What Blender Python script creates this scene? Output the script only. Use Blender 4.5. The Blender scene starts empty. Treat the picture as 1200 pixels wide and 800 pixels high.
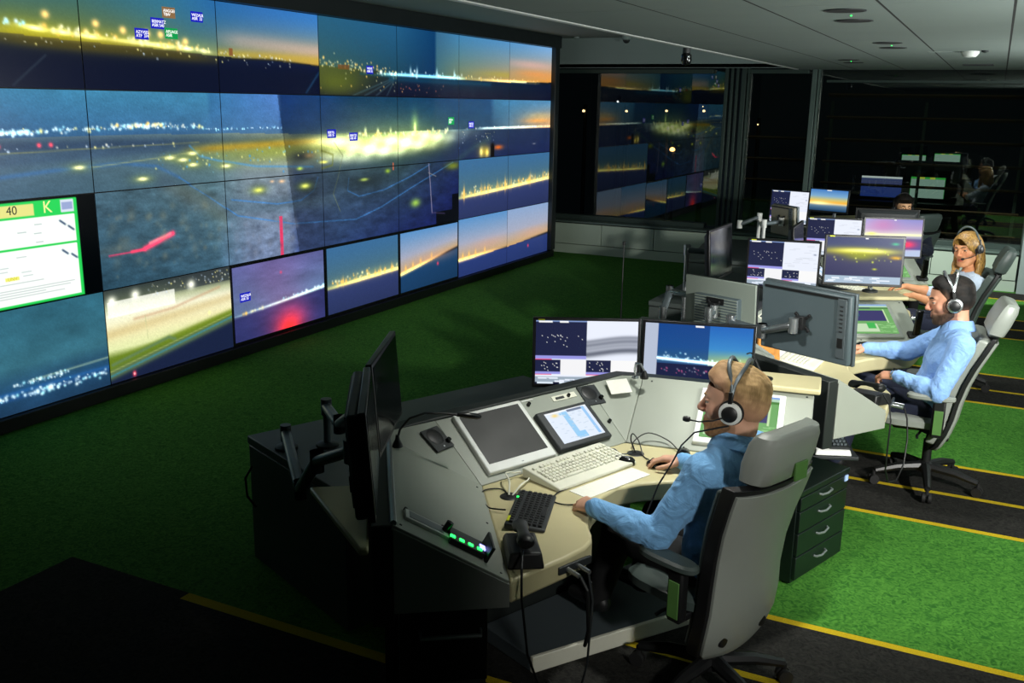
import bpy, math, random
import numpy as np
from mathutils import Vector, Matrix
random.seed(7)
rng = np.random.default_rng(11)
SC = bpy.context.scene
COL = SC.collection
PI = math.pi
R = math.radians

# ---------------------------------------------------------------- materials
def lin(c):
    c = np.asarray(c, float)
    return np.where(c <= .04045, c / 12.92, ((c + .055) / 1.055) ** 2.4)
def rgb(h):
    return tuple(lin([int(h[i:i + 2], 16) / 255 for i in (0, 2, 4)]))
MATS = {}
def mat(name, col, rough=.5, metal=0., spec=.5, bump=0., bscale=200., var=0., vscale=8., emit=0., col2=None):
    m = bpy.data.materials.new(name); m.use_nodes = True
    nt = m.node_tree; b = nt.nodes['Principled BSDF']
    c = rgb(col) if isinstance(col, str) else col
    b.inputs['Base Color'].default_value = (*c, 1)
    b.inputs['Roughness'].default_value = rough
    b.inputs['Metallic'].default_value = metal
    b.inputs['Specular IOR Level'].default_value = spec
    tc = nt.nodes.new('ShaderNodeTexCoord')
    n = nt.nodes.new('ShaderNodeTexNoise'); n.inputs['Scale'].default_value = vscale
    n.inputs['Detail'].default_value = 4
    nt.links.new(tc.outputs['Object'], n.inputs['Vector'])
    if var > 0 or col2:
        mx = nt.nodes.new('ShaderNodeMix'); mx.data_type = 'RGBA'
        c2 = rgb(col2) if col2 else tuple(x * (1 - var) for x in c)
        mx.inputs[6].default_value = (*c2, 1); mx.inputs[7].default_value = (*c, 1)
        rp = nt.nodes.new('ShaderNodeMapRange'); rp.inputs[1].default_value = .35; rp.inputs[2].default_value = .65
        nt.links.new(n.outputs['Fac'], rp.inputs[0]); nt.links.new(rp.outputs[0], mx.inputs[0])
        nt.links.new(mx.outputs[2], b.inputs['Base Color'])
    else:
        rp = nt.nodes.new('ShaderNodeMapRange'); rp.inputs[1].default_value = .3; rp.inputs[2].default_value = .7
        rp.inputs[3].default_value = max(.02, rough - .05); rp.inputs[4].default_value = min(1, rough + .05)
        nt.links.new(n.outputs['Fac'], rp.inputs[0]); nt.links.new(rp.outputs[0], b.inputs['Roughness'])
    if bump > 0:
        n2 = nt.nodes.new('ShaderNodeTexNoise'); n2.inputs['Scale'].default_value = bscale; n2.inputs['Detail'].default_value = 3
        nt.links.new(tc.outputs['Object'], n2.inputs['Vector'])
        bp = nt.nodes.new('ShaderNodeBump'); bp.inputs['Strength'].default_value = bump; bp.inputs['Distance'].default_value = .01
        nt.links.new(n2.outputs['Fac'], bp.inputs['Height']); nt.links.new(bp.outputs[0], b.inputs['Normal'])
    if emit > 0:
        b.inputs['Emission Color'].default_value = (*c, 1); b.inputs['Emission Strength'].default_value = emit
    MATS[name] = m
    return m

def attr_mat(name, emissive, rough=.5, strength=1., spec=.5, bump=0, bscale=300):
    """material whose colour is the mesh attribute Col (a picture on a display, or the tones of skin)"""
    m = bpy.data.materials.new(name); m.use_nodes = True
    nt = m.node_tree; b = nt.nodes['Principled BSDF']
    a = nt.nodes.new('ShaderNodeAttribute'); a.attribute_name = 'Col'
    b.inputs['Roughness'].default_value = rough
    b.inputs['Specular IOR Level'].default_value = spec
    if emissive:
        b.inputs['Base Color'].default_value = (.004, .004, .005, 1); b.inputs['Specular IOR Level'].default_value = .2
        nt.links.new(a.outputs['Color'], b.inputs['Emission Color'])
        b.inputs['Emission Strength'].default_value = strength
    else:
        nt.links.new(a.outputs['Color'], b.inputs['Base Color'])
    if bump:
        tc = nt.nodes.new('ShaderNodeTexCoord')
        n2 = nt.nodes.new('ShaderNodeTexNoise'); n2.inputs['Scale'].default_value = bscale
        nt.links.new(tc.outputs['Object'], n2.inputs['Vector'])
        bp = nt.nodes.new('ShaderNodeBump'); bp.inputs['Strength'].default_value = bump; bp.inputs['Distance'].default_value = .004
        nt.links.new(n2.outputs['Fac'], bp.inputs['Height']); nt.links.new(bp.outputs[0], b.inputs['Normal'])
    MATS[name] = m
    return m

mat('black_plastic', '141516', .45, var=.2, vscale=30)
mat('black_gloss', '08090a', .18)
mat('charcoal', '24282a', .5, bump=.1, bscale=400)
mat('dark_panel', '1d2321', .55, var=.15, vscale=3)
mat('cabinet_dark', '525a58', .5, var=.12, vscale=2)
mat('pedestal_dark', '0b1713', .38, var=.2, vscale=4)
mat('grey_panel', '8b918a', .5, spec=.4, bump=.05, bscale=500, var=.06, vscale=3)
mat('light_panel', '949a8f', .5, bump=.05, bscale=500, var=.05, vscale=3)
mat('cream_top', 'c6bd92', .42, var=.06, vscale=5)
mat('cream_plastic', 'dcdccb', .45, var=.04, vscale=20)
mat('white_plastic', 'd9dcd8', .4, var=.04, vscale=20)
mat('silver', 'b4b9bb', .28, metal=.9)
mat('alu', '8f9796', .35, metal=.7)
mat('steel_grey', '566064', .42, metal=.3)
mat('vinyl_grey', '8a8f88', .38, bump=.06, bscale=300, var=.05, vscale=6)
mat('vinyl_dark', '3f4a47', .42, bump=.06, bscale=300)
mat('monitor_back', '49565a', .5, bump=.04, bscale=500)
mat('monitor_pale', '7b857c', .5, bump=.04, bscale=500)
mat('monitor_beige', '8b8674', .5, bump=.04, bscale=500)
mat('bezel_black', '0b0c0e', .35)
mat('dead_screen', '0a0e10', .12)
mat('dead_screen_grey', '1d1f1e', .55)
mat('navy_cloth', '141c33', .9, bump=.3, bscale=900, var=.2, vscale=40)
mat('black_cloth', '0a0b0d', .9, bump=.3, bscale=900)
mat('paper', 'e4e4da', .8, var=.04, vscale=60)
mat('orange_card', 'd08a3c', .7, var=.1, vscale=30)
mat('green_card', '18c43c', .6, var=.05, vscale=30)
mat('yellow_sticker', 'c9cf1e', .6, var=.05, vscale=30)
mat('green_led', (0.02, 1., .12), .3, emit=3.)
mat('blue_led', (0.05, .1, 1.), .3, emit=3.)
mat('violet_led', (.35, .35, 1.), .3, emit=2.5)
mat('teal_tape', '14c8a0', .5, var=.05)
mat('rubber', '101010', .7)
mat('ceiling_white', '7f8a86', .75, bump=.05, bscale=300, var=.04, vscale=2)
mat('wall_grey', '8a9a96', .8, bump=.05, bscale=200, var=.05, vscale=2)
mat('wall_dark', '14181a', .8, var=.1)
mat('sill_panel', 'a3b3a4', .55, var=.05, vscale=2)
mat('frame_dark', '31403b', .45, metal=.3)
mat('frame_mid', '5d6e68', .4, metal=.4)
mat('video_black', '0a0d0f', .45)
mat('video_frame', '1c2426', .5)
mat('eye_white', '9c968c', .4)
mat('iris', '1c140f', .15)
mat('louver', '63492f', .7, var=.2)
mat('void_black', '020202', .9)
mat('stain_lamp', 'ffb060', .4, emit=14.)
mat('far_lamp', 'ffcf98', .4, emit=6.)
mat('far_lamp_white', 'eef4ff', .4, emit=5.)
mat('bluepack', '9fb9e8', .6)
mat('green_tint', '4f7a3a', .6, var=.1)
attr_mat('screen_glow', True, .25)
attr_mat('hair_tones', False, .6, spec=.25, bump=.5, bscale=420)
attr_mat('skin', False, .5, spec=.35, bump=.08, bscale=500)

# ---------------------------------------------------------------- mesh collector
class MB:
    def __init__(s): s.v = []; s.f = []
    def add(s, vs, fs):
        o = len(s.v); s.v += [tuple(map(float, p)) for p in vs]; s.f += [tuple(o + i for i in f) for f in fs]; return s
    def box(s, c, d, M=None):
        x, y, z = (k / 2 for k in d)
        P = [Vector((sx * x, sy * y, sz * z)) for sx in (-1, 1) for sy in (-1, 1) for sz in (-1, 1)]
        if M is not None: P = [M @ p for p in P]
        c = Vector(c); P = [p + c for p in P]
        return s.add(P, [(0, 1, 3, 2), (4, 6, 7, 5), (0, 4, 5, 1), (2, 3, 7, 6), (0, 2, 6, 4), (1, 5, 7, 3)])
    def prism(s, poly, z0, z1):
        n = len(poly)
        a = sum(poly[i][0] * poly[(i + 1) % n][1] - poly[(i + 1) % n][0] * poly[i][1] for i in range(n))
        if a < 0: poly = poly[::-1]
        return s.add([(x, y, z0) for x, y in poly] + [(x, y, z1) for x, y in poly],
                     [tuple(range(n - 1, -1, -1)), tuple(range(n, 2 * n))] + [(i, (i + 1) % n, n + (i + 1) % n, n + i) for i in range(n)])
    def solid(s, top, bottom):
        n = len(top)
        return s.add(list(bottom) + list(top), [tuple(range(n - 1, -1, -1)), tuple(range(n, 2 * n))] + [(i, (i + 1) % n, n + (i + 1) % n, n + i) for i in range(n)])
    def slab(s, quad, t):
        """polygon (counter-clockwise seen from outside) with thickness t backwards"""
        q = [Vector(p) for p in quad]; n = (q[1] - q[0]).cross(q[2] - q[0]).normalized()
        return s.solid(q, [p - n * t for p in q])
    def tube(s, pts, r, n=10, close=True):
        P = [Vector(p) for p in pts]; rs = r if isinstance(r, (list, tuple)) else [r] * len(P)
        rings = []; up = None
        for i, p in enumerate(P):
            t = (P[min(i + 1, len(P) - 1)] - P[max(i - 1, 0)]).normalized()
            if up is None:
                up = Vector((0, 0, 1)) if abs(t.z) < .9 else Vector((1, 0, 0))
            a = t.cross(up)
            if a.length < 1e-5: a = t.orthogonal()
            a.normalize(); b = a.cross(t).normalized(); up = b
            rings.append([p + (a * math.cos(2 * PI * k / n) + b * math.sin(2 * PI * k / n)) * rs[i] for k in range(n)])
        return s.loft(rings, close)
    def loft(s, rings, cap=True):
        n = len(rings[0]); vs = [p for r_ in rings for p in r_]; fs = []
        for i in range(len(rings) - 1):
            for k in range(n):
                k2 = (k + 1) % n
                fs.append((i * n + k, (i + 1) * n + k, (i + 1) * n + k2, i * n + k2))
        if cap:
            fs.append(tuple(range(n))); fs.append(tuple((len(rings) - 1) * n + k for k in range(n - 1, -1, -1)))
        return s.add(vs, fs)
    def cyl(s, a, b, r, n=16): return s.tube([a, b], r, n)
    def lathe(s, prof, c=(0, 0, 0), n=20, M=None):
        rings = []
        for (r_, z) in prof:
            ring = [Vector((r_ * math.cos(2 * PI * k / n), r_ * math.sin(2 * PI * k / n), z)) for k in range(n)]
            if M is not None: ring = [M @ p for p in ring]
            rings.append([p + Vector(c) for p in ring])
        return s.loft(rings[::-1])
    def build(s, name, m, parent=None, bevel=0, seg=2, sub=0, angle=40):
        me = bpy.data.meshes.new(name); me.from_pydata(s.v, [], s.f)
        return finish(name, me, m, parent, bevel, seg, sub, angle)

def fix_normals(me):
    import bmesh
    b = bmesh.new(); b.from_mesh(me); bmesh.ops.recalc_face_normals(b, faces=b.faces); b.to_mesh(me); b.free()
def finish(name, me, m, parent=None, bevel=0, seg=2, sub=0, angle=40, fix=True):
    if fix: fix_normals(me)
    me.materials.append(MATS[m] if isinstance(m, str) else m)
    me.polygons.foreach_set('use_smooth', [True] * len(me.polygons))
    me.set_sharp_from_angle(angle=R(angle))
    me.update()
    o = bpy.data.objects.new(name, me); COL.objects.link(o)
    if parent is not None: o.parent = parent
    if bevel:
        b = o.modifiers.new('bevel', 'BEVEL'); b.width = bevel; b.segments = seg; b.limit_method = 'ANGLE'; b.angle_limit = R(35)
        b.harden_normals = False
    if sub:
        d = o.modifiers.new('sub', 'SUBSURF'); d.levels = sub; d.render_levels = sub
    return o
def tag(o, label, cat, group=None):
    n = len(label.split())
    assert 4 <= n <= 16, (n, label)
    o['label'] = label; o['category'] = cat
    if group: o['group'] = group
    return o
def thing(name, label, cat, loc=(0, 0, 0), rz=0., group=None):
    o = bpy.data.objects.new(name, None); COL.objects.link(o)
    o.location = loc; o.rotation_euler = (0, 0, rz); o.empty_display_size = .1
    return tag(o, label, cat, group)
def struct(o):
    o['kind'] = 'structure'; return o

# ---------------------------------------------------------------- pictures shown on displays
class Pic:
    """a picture on an nx by ny grid of points; u runs right, v runs down, both in 0..1 (times ex, ey)"""
    def __init__(s, nx, ny, u0=0., u1=1., v0=0., v1=1.):
        s.nx, s.ny = nx, ny
        s.u, s.v = np.meshgrid(np.linspace(u0, u1, nx), np.linspace(v0, v1, ny))
        s.c = np.zeros((ny, nx, 3))
    def fill(s, c): s.c[:] = c; return s
    def grad(s, stops, t=None):
        t = s.v if t is None else t
        xs = [k for k, _ in stops]
        for i in range(3): s.c[..., i] = np.interp(t, xs, [c[i] for _, c in stops])
        return s
    def mix(s, c, a):
        a = np.clip(a, 0, 1)[..., None] if not np.isscalar(a) else a
        s.c = s.c * (1 - a) + np.asarray(c, float) * a; return s
    def addc(s, c, a): s.c = s.c + np.asarray(c, float) * np.asarray(a)[..., None]; return s
    def rect(s, u0, v0, u1, v1, c, a=1.):
        m = ((s.u >= u0) & (s.u <= u1) & (s.v >= v0) & (s.v <= v1)).astype(float) * a
        return s.mix(c, m)
    def blob(s, u, v, ru, rv, c, a=1., add=False):
        g = a * np.exp(-((s.u - u) / ru) ** 2 - ((s.v - v) / rv) ** 2)
        return s.addc(c, g) if add else s.mix(c, g)
    def line(s, pts, w, c, a=1., asp=.55):
        d = np.full(s.u.shape, 1e9)
        for (x0, y0), (x1, y1) in zip(pts[:-1], pts[1:]):
            ex, ey = x1 - x0, (y1 - y0) * asp
            px, py = s.u - x0, (s.v - y0) * asp
            t = np.clip((px * ex + py * ey) / (ex * ex + ey * ey + 1e-12), 0, 1)
            d = np.minimum(d, np.hypot(px - t * ex, py - t * ey))
        return s.mix(c, a * np.exp(-(d / w) ** 2))
    def dots(s, n, fu, fv, c, r=(.002, .006), a=(.4, 1.), asp=.55, seed=1):
        g = np.random.default_rng(seed)
        for _ in range(n):
            u = fu(g); v = fv(g, u); rr = g.uniform(*r); cc = c[g.integers(len(c))]
            s.blob(u, v, rr, rr / asp, cc, g.uniform(*a))
        return s
    def noise(s, amp, fu, fv, seed=3, oct_=4):
        g = np.random.default_rng(seed); n = np.zeros(s.u.shape)
        for o in range(oct_):
            k = 2 ** o; T = g.normal(size=(97, 89))
            x, y = s.u * fu * k + 13.7 * o, s.v * fv * k + 5.3 * o
            i, j = np.floor(x).astype(int), np.floor(y).astype(int); a, b = x - i, y - j
            a, b = a * a * (3 - 2 * a), b * b * (3 - 2 * b)
            q = lambda di, dj: T[(i + di) % 97, (j + dj) % 89]
            n += ((q(0, 0) * (1 - a) + q(1, 0) * a) * (1 - b) + (q(0, 1) * (1 - a) + q(1, 1) * a) * b) / k ** .6
        s.c = s.c * np.clip(1 + amp * n, .3, 2)[..., None]; return s
    def grain(s, amp, seed=5):
        g = np.random.default_rng(seed)
        s.c = s.c * (1 + amp * g.normal(size=s.u.shape))[..., None]; return s

def screen(name, pic, w, h, parent, m='screen_glow', M=None, gain=1.):
    """emissive picture: local x right, z up, faces -y"""
    nx, ny = pic.nx, pic.ny
    xs, zs = np.meshgrid(np.linspace(-w / 2, w / 2, nx), np.linspace(h / 2, -h / 2, ny))
    V = np.stack([xs.ravel(), np.zeros(nx * ny), zs.ravel()], 1)
    i, j = np.meshgrid(np.arange(ny - 1), np.arange(nx - 1), indexing='ij'); b = (i * nx + j).ravel()
    Q = np.stack([b, b + nx, b + nx + 1, b + 1], 1)
    me = bpy.data.meshes.new(name)
    me.vertices.add(len(V)); me.vertices.foreach_set('co', V.ravel())
    me.loops.add(Q.size); me.loops.foreach_set('vertex_index', Q.ravel())
    me.polygons.add(len(Q)); me.polygons.foreach_set('loop_start', np.arange(len(Q)) * 4)
    me.update(calc_edges=True); me.validate()
    c = np.clip(pic.c, 0, 1.35).reshape(-1, 3)
    L = lin(c) * gain
    at = me.color_attributes.new('Col', 'FLOAT_COLOR', 'POINT')
    at.data.foreach_set('color', np.concatenate([L, np.ones((len(L), 1))], 1).astype(np.float32).ravel())
    o = finish(name, me, m, parent, fix=False)
    if M is not None: o.matrix_local = M
    return o

def text_mesh(name, s, size, m, parent, M, align='CENTER', depth=.0006):
    cu = bpy.data.curves.new(name, 'FONT'); cu.body = s; cu.size = size; cu.align_x = align; cu.align_y = 'CENTER'
    cu.extrude = depth; cu.space_line = .85
    t = bpy.data.objects.new(name, cu); COL.objects.link(t)
    dg = bpy.context.evaluated_depsgraph_get(); dg.update()
    me = bpy.data.meshes.new_from_object(t.evaluated_get(dg))
    bpy.data.objects.remove(t); bpy.data.curves.remove(cu)
    me.materials.clear(); me.materials.append(MATS[m])
    o = bpy.data.objects.new(name, me); COL.objects.link(o); o.parent = parent; o.matrix_local = M
    return o

# ---------------------------------------------------------------- places
CON = {1: (-1.58, 3.71, 156.4), 2: (-1.022, 6.145, 177.7), 3: (-1.123, 8.634, 179.), 4: (-1.65, 11.35, 188.)}
def con_rz(c): return R(CON[c][2] - 90)
def con_M(c):
    x, y, a = CON[c]
    return Matrix.Translation((x, y, 0)) @ Matrix.Rotation(R(a - 90), 4, 'Z')
def cw(c, l, f, z): return con_M(c) @ Vector((l, f, z))
# ================================================================ THE ROOM
YW = 13.99          # front of the window sill
YG = 14.32           # window panes
ZC, ZH = 2.815, 3.26
XE = -2.58          # edge of the lower ceiling

def carpet_material():
    m = bpy.data.materials.new('carpet'); m.use_nodes = True; nt = m.node_tree; b = nt.nodes['Principled BSDF']
    N = nt.nodes.new; L = nt.links.new
    tc = N('ShaderNodeTexCoord'); sx = N('ShaderNodeSeparateXYZ'); L(tc.outputs['Object'], sx.inputs[0])
    def math_(op, a, b_=None):
        n = N('ShaderNodeMath'); n.operation = op
        for i, v in enumerate((a, b_)):
            if v is None: continue
            if isinstance(v, (int, float)): n.inputs[i].default_value = v
            else: L(v, n.inputs[i])
        return n.outputs[0]
    X, Y = sx.outputs[0], sx.outputs[1]
    def band(v, a, c): return math_('MULTIPLY', math_('GREATER_THAN', v, a), math_('LESS_THAN', v, c))
    right = math_('GREATER_THAN', X, -1.9)
    dark = None; line = None
    for (a, c) in [(2.2, 4.15), (5.64, 6.70), (8.36, 9.35), (11.0, 12.05), (13.35, 13.9)]:
        k = band(Y, a, c); dark = k if dark is None else math_('MAXIMUM', dark, k)
    for y in [3.1, 3.63, 4.15, 5.64, 6.15, 6.70, 8.36, 8.80, 9.35, 11.0, 11.5, 12.05, 13.38]:
        k = band(Y, y - .022, y + .022); line = k if line is None else math_('MAXIMUM', line, k)
    dark = math_('MULTIPLY', dark, right); line = math_('MULTIPLY', line, right)
    # the dark field near the left, with its yellow edge
    fld = math_('MULTIPLY', math_('GREATER_THAN', X, -4.0), math_('LESS_THAN', Y, 3.06))
    dark = math_('MAXIMUM', dark, fld)
    line = math_('MAXIMUM', line, math_('MULTIPLY', band(X, -3.2, -1.8), band(Y, 3.0, 3.06)))
    nz = N('ShaderNodeTexNoise'); nz.inputs['Scale'].default_value = 26; nz.inputs['Detail'].default_value = 5; nz.inputs['Distortion'].default_value = 2.2
    L(tc.outputs['Object'], nz.inputs['Vector'])
    nf = N('ShaderNodeTexNoise'); nf.inputs['Scale'].default_value = 240; nf.inputs['Detail'].default_value = 2
    L(tc.outputs['Object'], nf.inputs['Vector'])
    def ramp(f, c0, c1, lo=.35, hi=.65):
        r_ = N('ShaderNodeMapRange'); r_.inputs[1].default_value = lo; r_.inputs[2].default_value = hi; L(f, r_.inputs[0])
        mx = N('ShaderNodeMix'); mx.data_type = 'RGBA'; L(r_.outputs[0], mx.inputs[0])
        mx.inputs[6].default_value = (*rgb(c0), 1); mx.inputs[7].default_value = (*rgb(c1), 1); return mx.outputs[2]
    g = ramp(nz.outputs['Fac'], '2a5e21', '4d8532')
    d = ramp(nz.outputs['Fac'], '1b1b1a', '2c2c29')
    y_ = ramp(nf.outputs['Fac'], 'a08a18', 'c9ae22')
    def sel(f, a, c):
        mx = N('ShaderNodeMix'); mx.data_type = 'RGBA'; L(f, mx.inputs[0]); L(a, mx.inputs[6]); L(c, mx.inputs[7]); return mx.outputs[2]
    L(sel(line, sel(dark, g, d), y_), b.inputs['Base Color'])
    b.inputs['Roughness'].default_value = .95; b.inputs['Specular IOR Level'].default_value = .1
    bp = N('ShaderNodeBump'); bp.inputs['Strength'].default_value = .6; bp.inputs['Distance'].default_value = .012
    hs = math_('ADD', math_('MULTIPLY', nz.outputs['Fac'], .6), math_('MULTIPLY', nf.outputs['Fac'], .5))
    L(hs, bp.inputs['Height']); L(bp.outputs[0], b.inputs['Normal'])
    MATS['carpet'] = m
carpet_material()
def glass_material():
    m = bpy.data.materials.new('window_glass'); m.use_nodes = True; nt = m.node_tree
    for n in list(nt.nodes):
        if n.type != 'OUTPUT_MATERIAL': nt.nodes.remove(n)
    out = nt.nodes[0]
    tr = nt.nodes.new('ShaderNodeBsdfTransparent'); tr.inputs[0].default_value = (.62, .66, .62, 1)
    gl = nt.nodes.new('ShaderNodeBsdfGlossy'); gl.inputs['Roughness'].default_value = .0; gl.inputs['Color'].default_value = (.9, .95, .9, 1)
    mx = nt.nodes.new('ShaderNodeMixShader'); mx.inputs[0].default_value = .075
    nt.links.new(tr.outputs[0], mx.inputs[1]); nt.links.new(gl.outputs[0], mx.inputs[2]); nt.links.new(mx.outputs[0], out.inputs[0])
    MATS['window_glass'] = m
glass_material()

def sbox(name, c, d, m, bevel=0): return struct(MB().box(c, d).build(name, m, bevel=bevel))
XL, XR, YB = -6.9, 4.2, -3.
sbox('floor', ((XL + XR) / 2, (YB + 15) / 2, -.05), (XR - XL, 15 - YB, .1), 'carpet').data.name = 'floor'
fo = bpy.data.objects['floor']
fo.location = (0, 0, 0)
# lower ceiling in long boards with dark joints
cb = MB()
seams = [XE, -1.82, -1.215, -.61, -.0, .66, 1.26, 1.86, 2.46, 3.06, 3.66, XR]
for a, b_ in zip(seams[:-1], seams[1:]):
    y = YB
    for y2 in (-.2, 2.6, 5.4, 8.2, 11., YG):
        cb.box(((a + b_) / 2, (y + y2) / 2, ZC + .02), (b_ - a - .014, y2 - y - .004, .04)); y = y2
struct(cb.build('ceiling', 'ceiling_white'))
jb = MB()
for a in seams[1:-1]: jb.box((a, (YB + YG) / 2, ZC + .02), (.0138, YG - YB - .02, .0396))
struct(jb.build('trim_8', 'void_black'))
sbox('ceiling_void', ((XE + XR) / 2, (YB + YG) / 2, ZC + .09), (XR - XE, YG - YB, .08), 'wall_dark')
sbox('ceiling_high', ((XL + XE) / 2, (YB + YG) / 2, ZH + .05), (XE - XL, YG - YB, .1), 'ceiling_white')
sbox('trim_1', (XE - .02, (YB + YG) / 2, (ZC + ZH) / 2 + .02), (.04, YG - YB, ZH - ZC), 'wall_grey')
sbox('trim_2', (XE - .045, (YB + YG) / 2, ZC + .012), (.05, YG - YB, .03), 'white_plastic', .004)
sbox('wall_left', (XL - .05, (YB + 15) / 2, 1.7), (.1, 15 - YB, 3.4), 'wall_dark')
sbox('wall_right', (XR + .05, (YB + 15) / 2, 1.7), (.1, 15 - YB, 3.4), 'wall_grey')
sbox('wall_rear', ((XL + XR) / 2, YB - .05, 1.7), (XR - XL + .2, .1, 3.4), 'wall_grey')
# window wall: sill cupboards, head wall, mullions, panes
sbox('wall_front_head', ((XL + XE) / 2, YW + .05, (2.83 + ZH) / 2), (XE - XL, .1, ZH - 2.83), 'wall_grey')
sbox('wall_front_head_soffit', ((XL + XR) / 2, (YW + YG) / 2 + .1, 2.86), (XR - XL, YG - YW + .2, .05), 'void_black')
sl = MB()
x = -6.9
for x2 in (-5.35, -4.5, -3.6, -2.6, -1.6, -.6, .44):
    sl.box(((x + x2) / 2, YW + .02, .31), (x2 - x - .008, .04, .32)); x = x2
struct(sl.build('wall_front_sill_panel', 'sill_panel', bevel=.004))
sbox('baseboard_front', ((XL + .44) / 2, YW + .03, .07), (.44 - XL, .04, .14), 'sill_panel')
sbox('wall_front_sill', ((XL + .44) / 2, (YW + YG) / 2 + .05, .25), (.44 - XL - .002, YG - YW - .05, .46), 'wall_dark')
sbox('wall_front_sill_top', ((XL + .44) / 2, (YW + YG) / 2 - .01, .5), (.44 - XL, YG - YW + .02, .03), 'frame_mid', .006)
sbox('wall_right_pier', (1.4, YW + .35, 1.6), (1.88, .9, 3.2), 'wall_grey')
# frames: X at the pane plane
def mull(n, xs, w=.05, m='frame_dark', z0=.515, z1=2.84):
    b = MB()
    for x_, ww in xs: b.box((x_, YG - .05, (z0 + z1) / 2), (ww, .12, z1 - z0))
    return struct(b.build(n, m, bevel=.006))
mull('trim_3', [(-3.60, .05), (-3.52, .04), (-3.445, .04), (-3.35, .07), (-3.285, .03)], m='frame_dark')
mull('trim_4', [(-2.37, .07), (-2.31, .03)], m='frame_mid')
mull('trim_5', [(-6.56, .09), (.50, .08)])
rb = MB()
rb.box((-5.2, YG - .05, .55), (2.8, .1, .07)); rb.box((-2.9, YG - .05, .55), (.9, .1, .07)); rb.box((-.9, YG - .05, .55), (2.7, .1, .07))
rb.box((-.85, YG - .05, 2.66), (2.72, .08, .035)); rb.box((-5.2, YG - .05, 2.79), (2.8, .1, .06)); rb.box((-2.9, YG - .05, 2.79), (.9, .1, .06))
struct(rb.build('trim_7', 'frame_dark', bevel=.004))
for i, (a, b_) in enumerate([(-6.52, -3.62), (-3.27, -2.405), (-2.295, .48)]):
    sbox('window_%d' % (i + 1), ((a + b_) / 2, YG, 1.68), (b_ - a, .008, 2.28), 'window_glass')
sbox('wall_front_end', (-6.75, YG - .2, 1.6), (.36, .7, 3.3), 'void_black')

# outside: lamps in the dark, louvre blades close to the right hand pane
def outdoor_lamp(x, y, z, r, m, label, pole=True):
    r *= .62
    t = thing('street_lamp', label, 'street lamp', (x, y, -6.))
    MB().lathe([(.02, -r * .7), (r * .8, -r * .5), (r, 0), (r * .7, r * .5), (.02, r * .75)], (0, 0, z + 6), 12).build('lamp_head', m, t)
    MB().tube([(0, .15, 0), (0, .15, z + 6.2), (0, 0, z + 6 + r * .6)], [.09, .06, .04], 8).build('pole', 'charcoal', t)
outdoor_lamp(-12.25, 30, 2.08, .085, 'far_lamp', 'orange street lamp outside, leftmost beyond the left window pane')
outdoor_lamp(-11.08, 30, 2.39, .055, 'far_lamp_white', 'small white lamp, highest light outside the left window pane')
outdoor_lamp(-10.77, 30, 2.10, .07, 'far_lamp', 'orange lamp outside, just below the white lamp')
outdoor_lamp(-9.44, 30, 2.13, .07, 'far_lamp', 'orange lamp outside, above the big glowing lamp')
outdoor_lamp(-8.24, 30, 2.15, .075, 'far_lamp', 'orange lamp outside, beside the dark window column')
outdoor_lamp(-8.69, 31.5, 2.28, .035, 'far_lamp', 'faint orange lamp outside above the one beside column')
outdoor_lamp(-9.18, 30, .95, .14, 'stain_lamp', 'big glowing orange lamp outside, lowest beyond the left pane')
outdoor_lamp(-6.55, 30, 1.78, .04, 'far_lamp', 'tiny red orange lamp outside the narrow middle pane')
lv = thing('sun_louver', 'dim brown louver blades outside the right hand window', 'louver', (-.93, 14.75, 0))
for k, z in enumerate((.62, .93, 1.24, 1.55, 1.86, 2.17, 2.48)):
    MB().box((0, 0, z), (2.62, .16, .018), Matrix.Rotation(R(-12), 4, 'X')).build('blade', 'louver', lv)
for x_ in (-1.25, .0, 1.25):
    MB().box((x_, .06, 1.2), (.04, .04, 2.4)).build('upright', 'frame_dark', lv)
lv2 = thing('sun_louver', 'dim brown louver blades outside the narrow middle window pane', 'louver', (-2.9, 14.75, 0))
for z in (.93, 1.24, 1.55, 1.86):
    MB().box((0, 0, z), (.95, .16, .018), Matrix.Rotation(R(-12), 4, 'X')).build('blade', 'louver', lv2)
MB().box((.4, .06, 1.1), (.04, .04, 2.2)).build('upright', 'frame_dark', lv2)
sbox('floor_outside', (-2, 24, -6.1), (90, 18, .2), 'void_black')

# ceiling fittings
def downlight(x, y, r, where):
    t = thing('ceiling_downlight', 'round unlit black ceiling downlight, ' + where, 'ceiling light', (x, y, ZC - .001), 0)
    MB().lathe([(r + .012, -.004), (r + .012, 0.), (r, 0.), (r, -.004)], n=28).build('rim', 'charcoal', t)
    MB().lathe([(.001, -.0005), (r, -.003), (r, -.0045), (.001, -.0045)], n=28).build('opening', 'void_black', t)
    return t
for x_, y_, w in [(-.823, 5.70, 'nearest of six'), (-.86, 6.36, 'second nearest of six'), (-.88, 8.52, 'third nearest of six'),
                  (-.90, 9.2, 'fourth nearest of six'), (-1.56, 11.4, 'fifth, left near the windows'), (-1.59, 12.05, 'farthest, left near the windows')]:
    downlight(x_, y_, .10, w)
for x_, y_, w in [(-.83, 6.0, 'between the two nearest downlights'), (-.88, 8.86, 'between the third and fourth downlights'), (-1.57, 11.7, 'between the two farthest downlights')]:
    l_ = MB().lathe([(.001, 0), (.006, -.002), (.005, -.005), (.001, -.006)], (x_, y_, ZC), 10).build('ceiling_indicator', 'green_led')
    tag(l_, 'tiny green indicator light ' + w, 'indicator light')
sd = thing('smoke_detector', 'white smoke detector on the ceiling at right', 'smoke detector', (-.31, 9.86, ZC))
MB().lathe([(.001, 0), (.075, 0), (.075, -.02), (.05, -.05), (.001, -.055)], n=24).build('body', 'white_plastic', sd)
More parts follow.
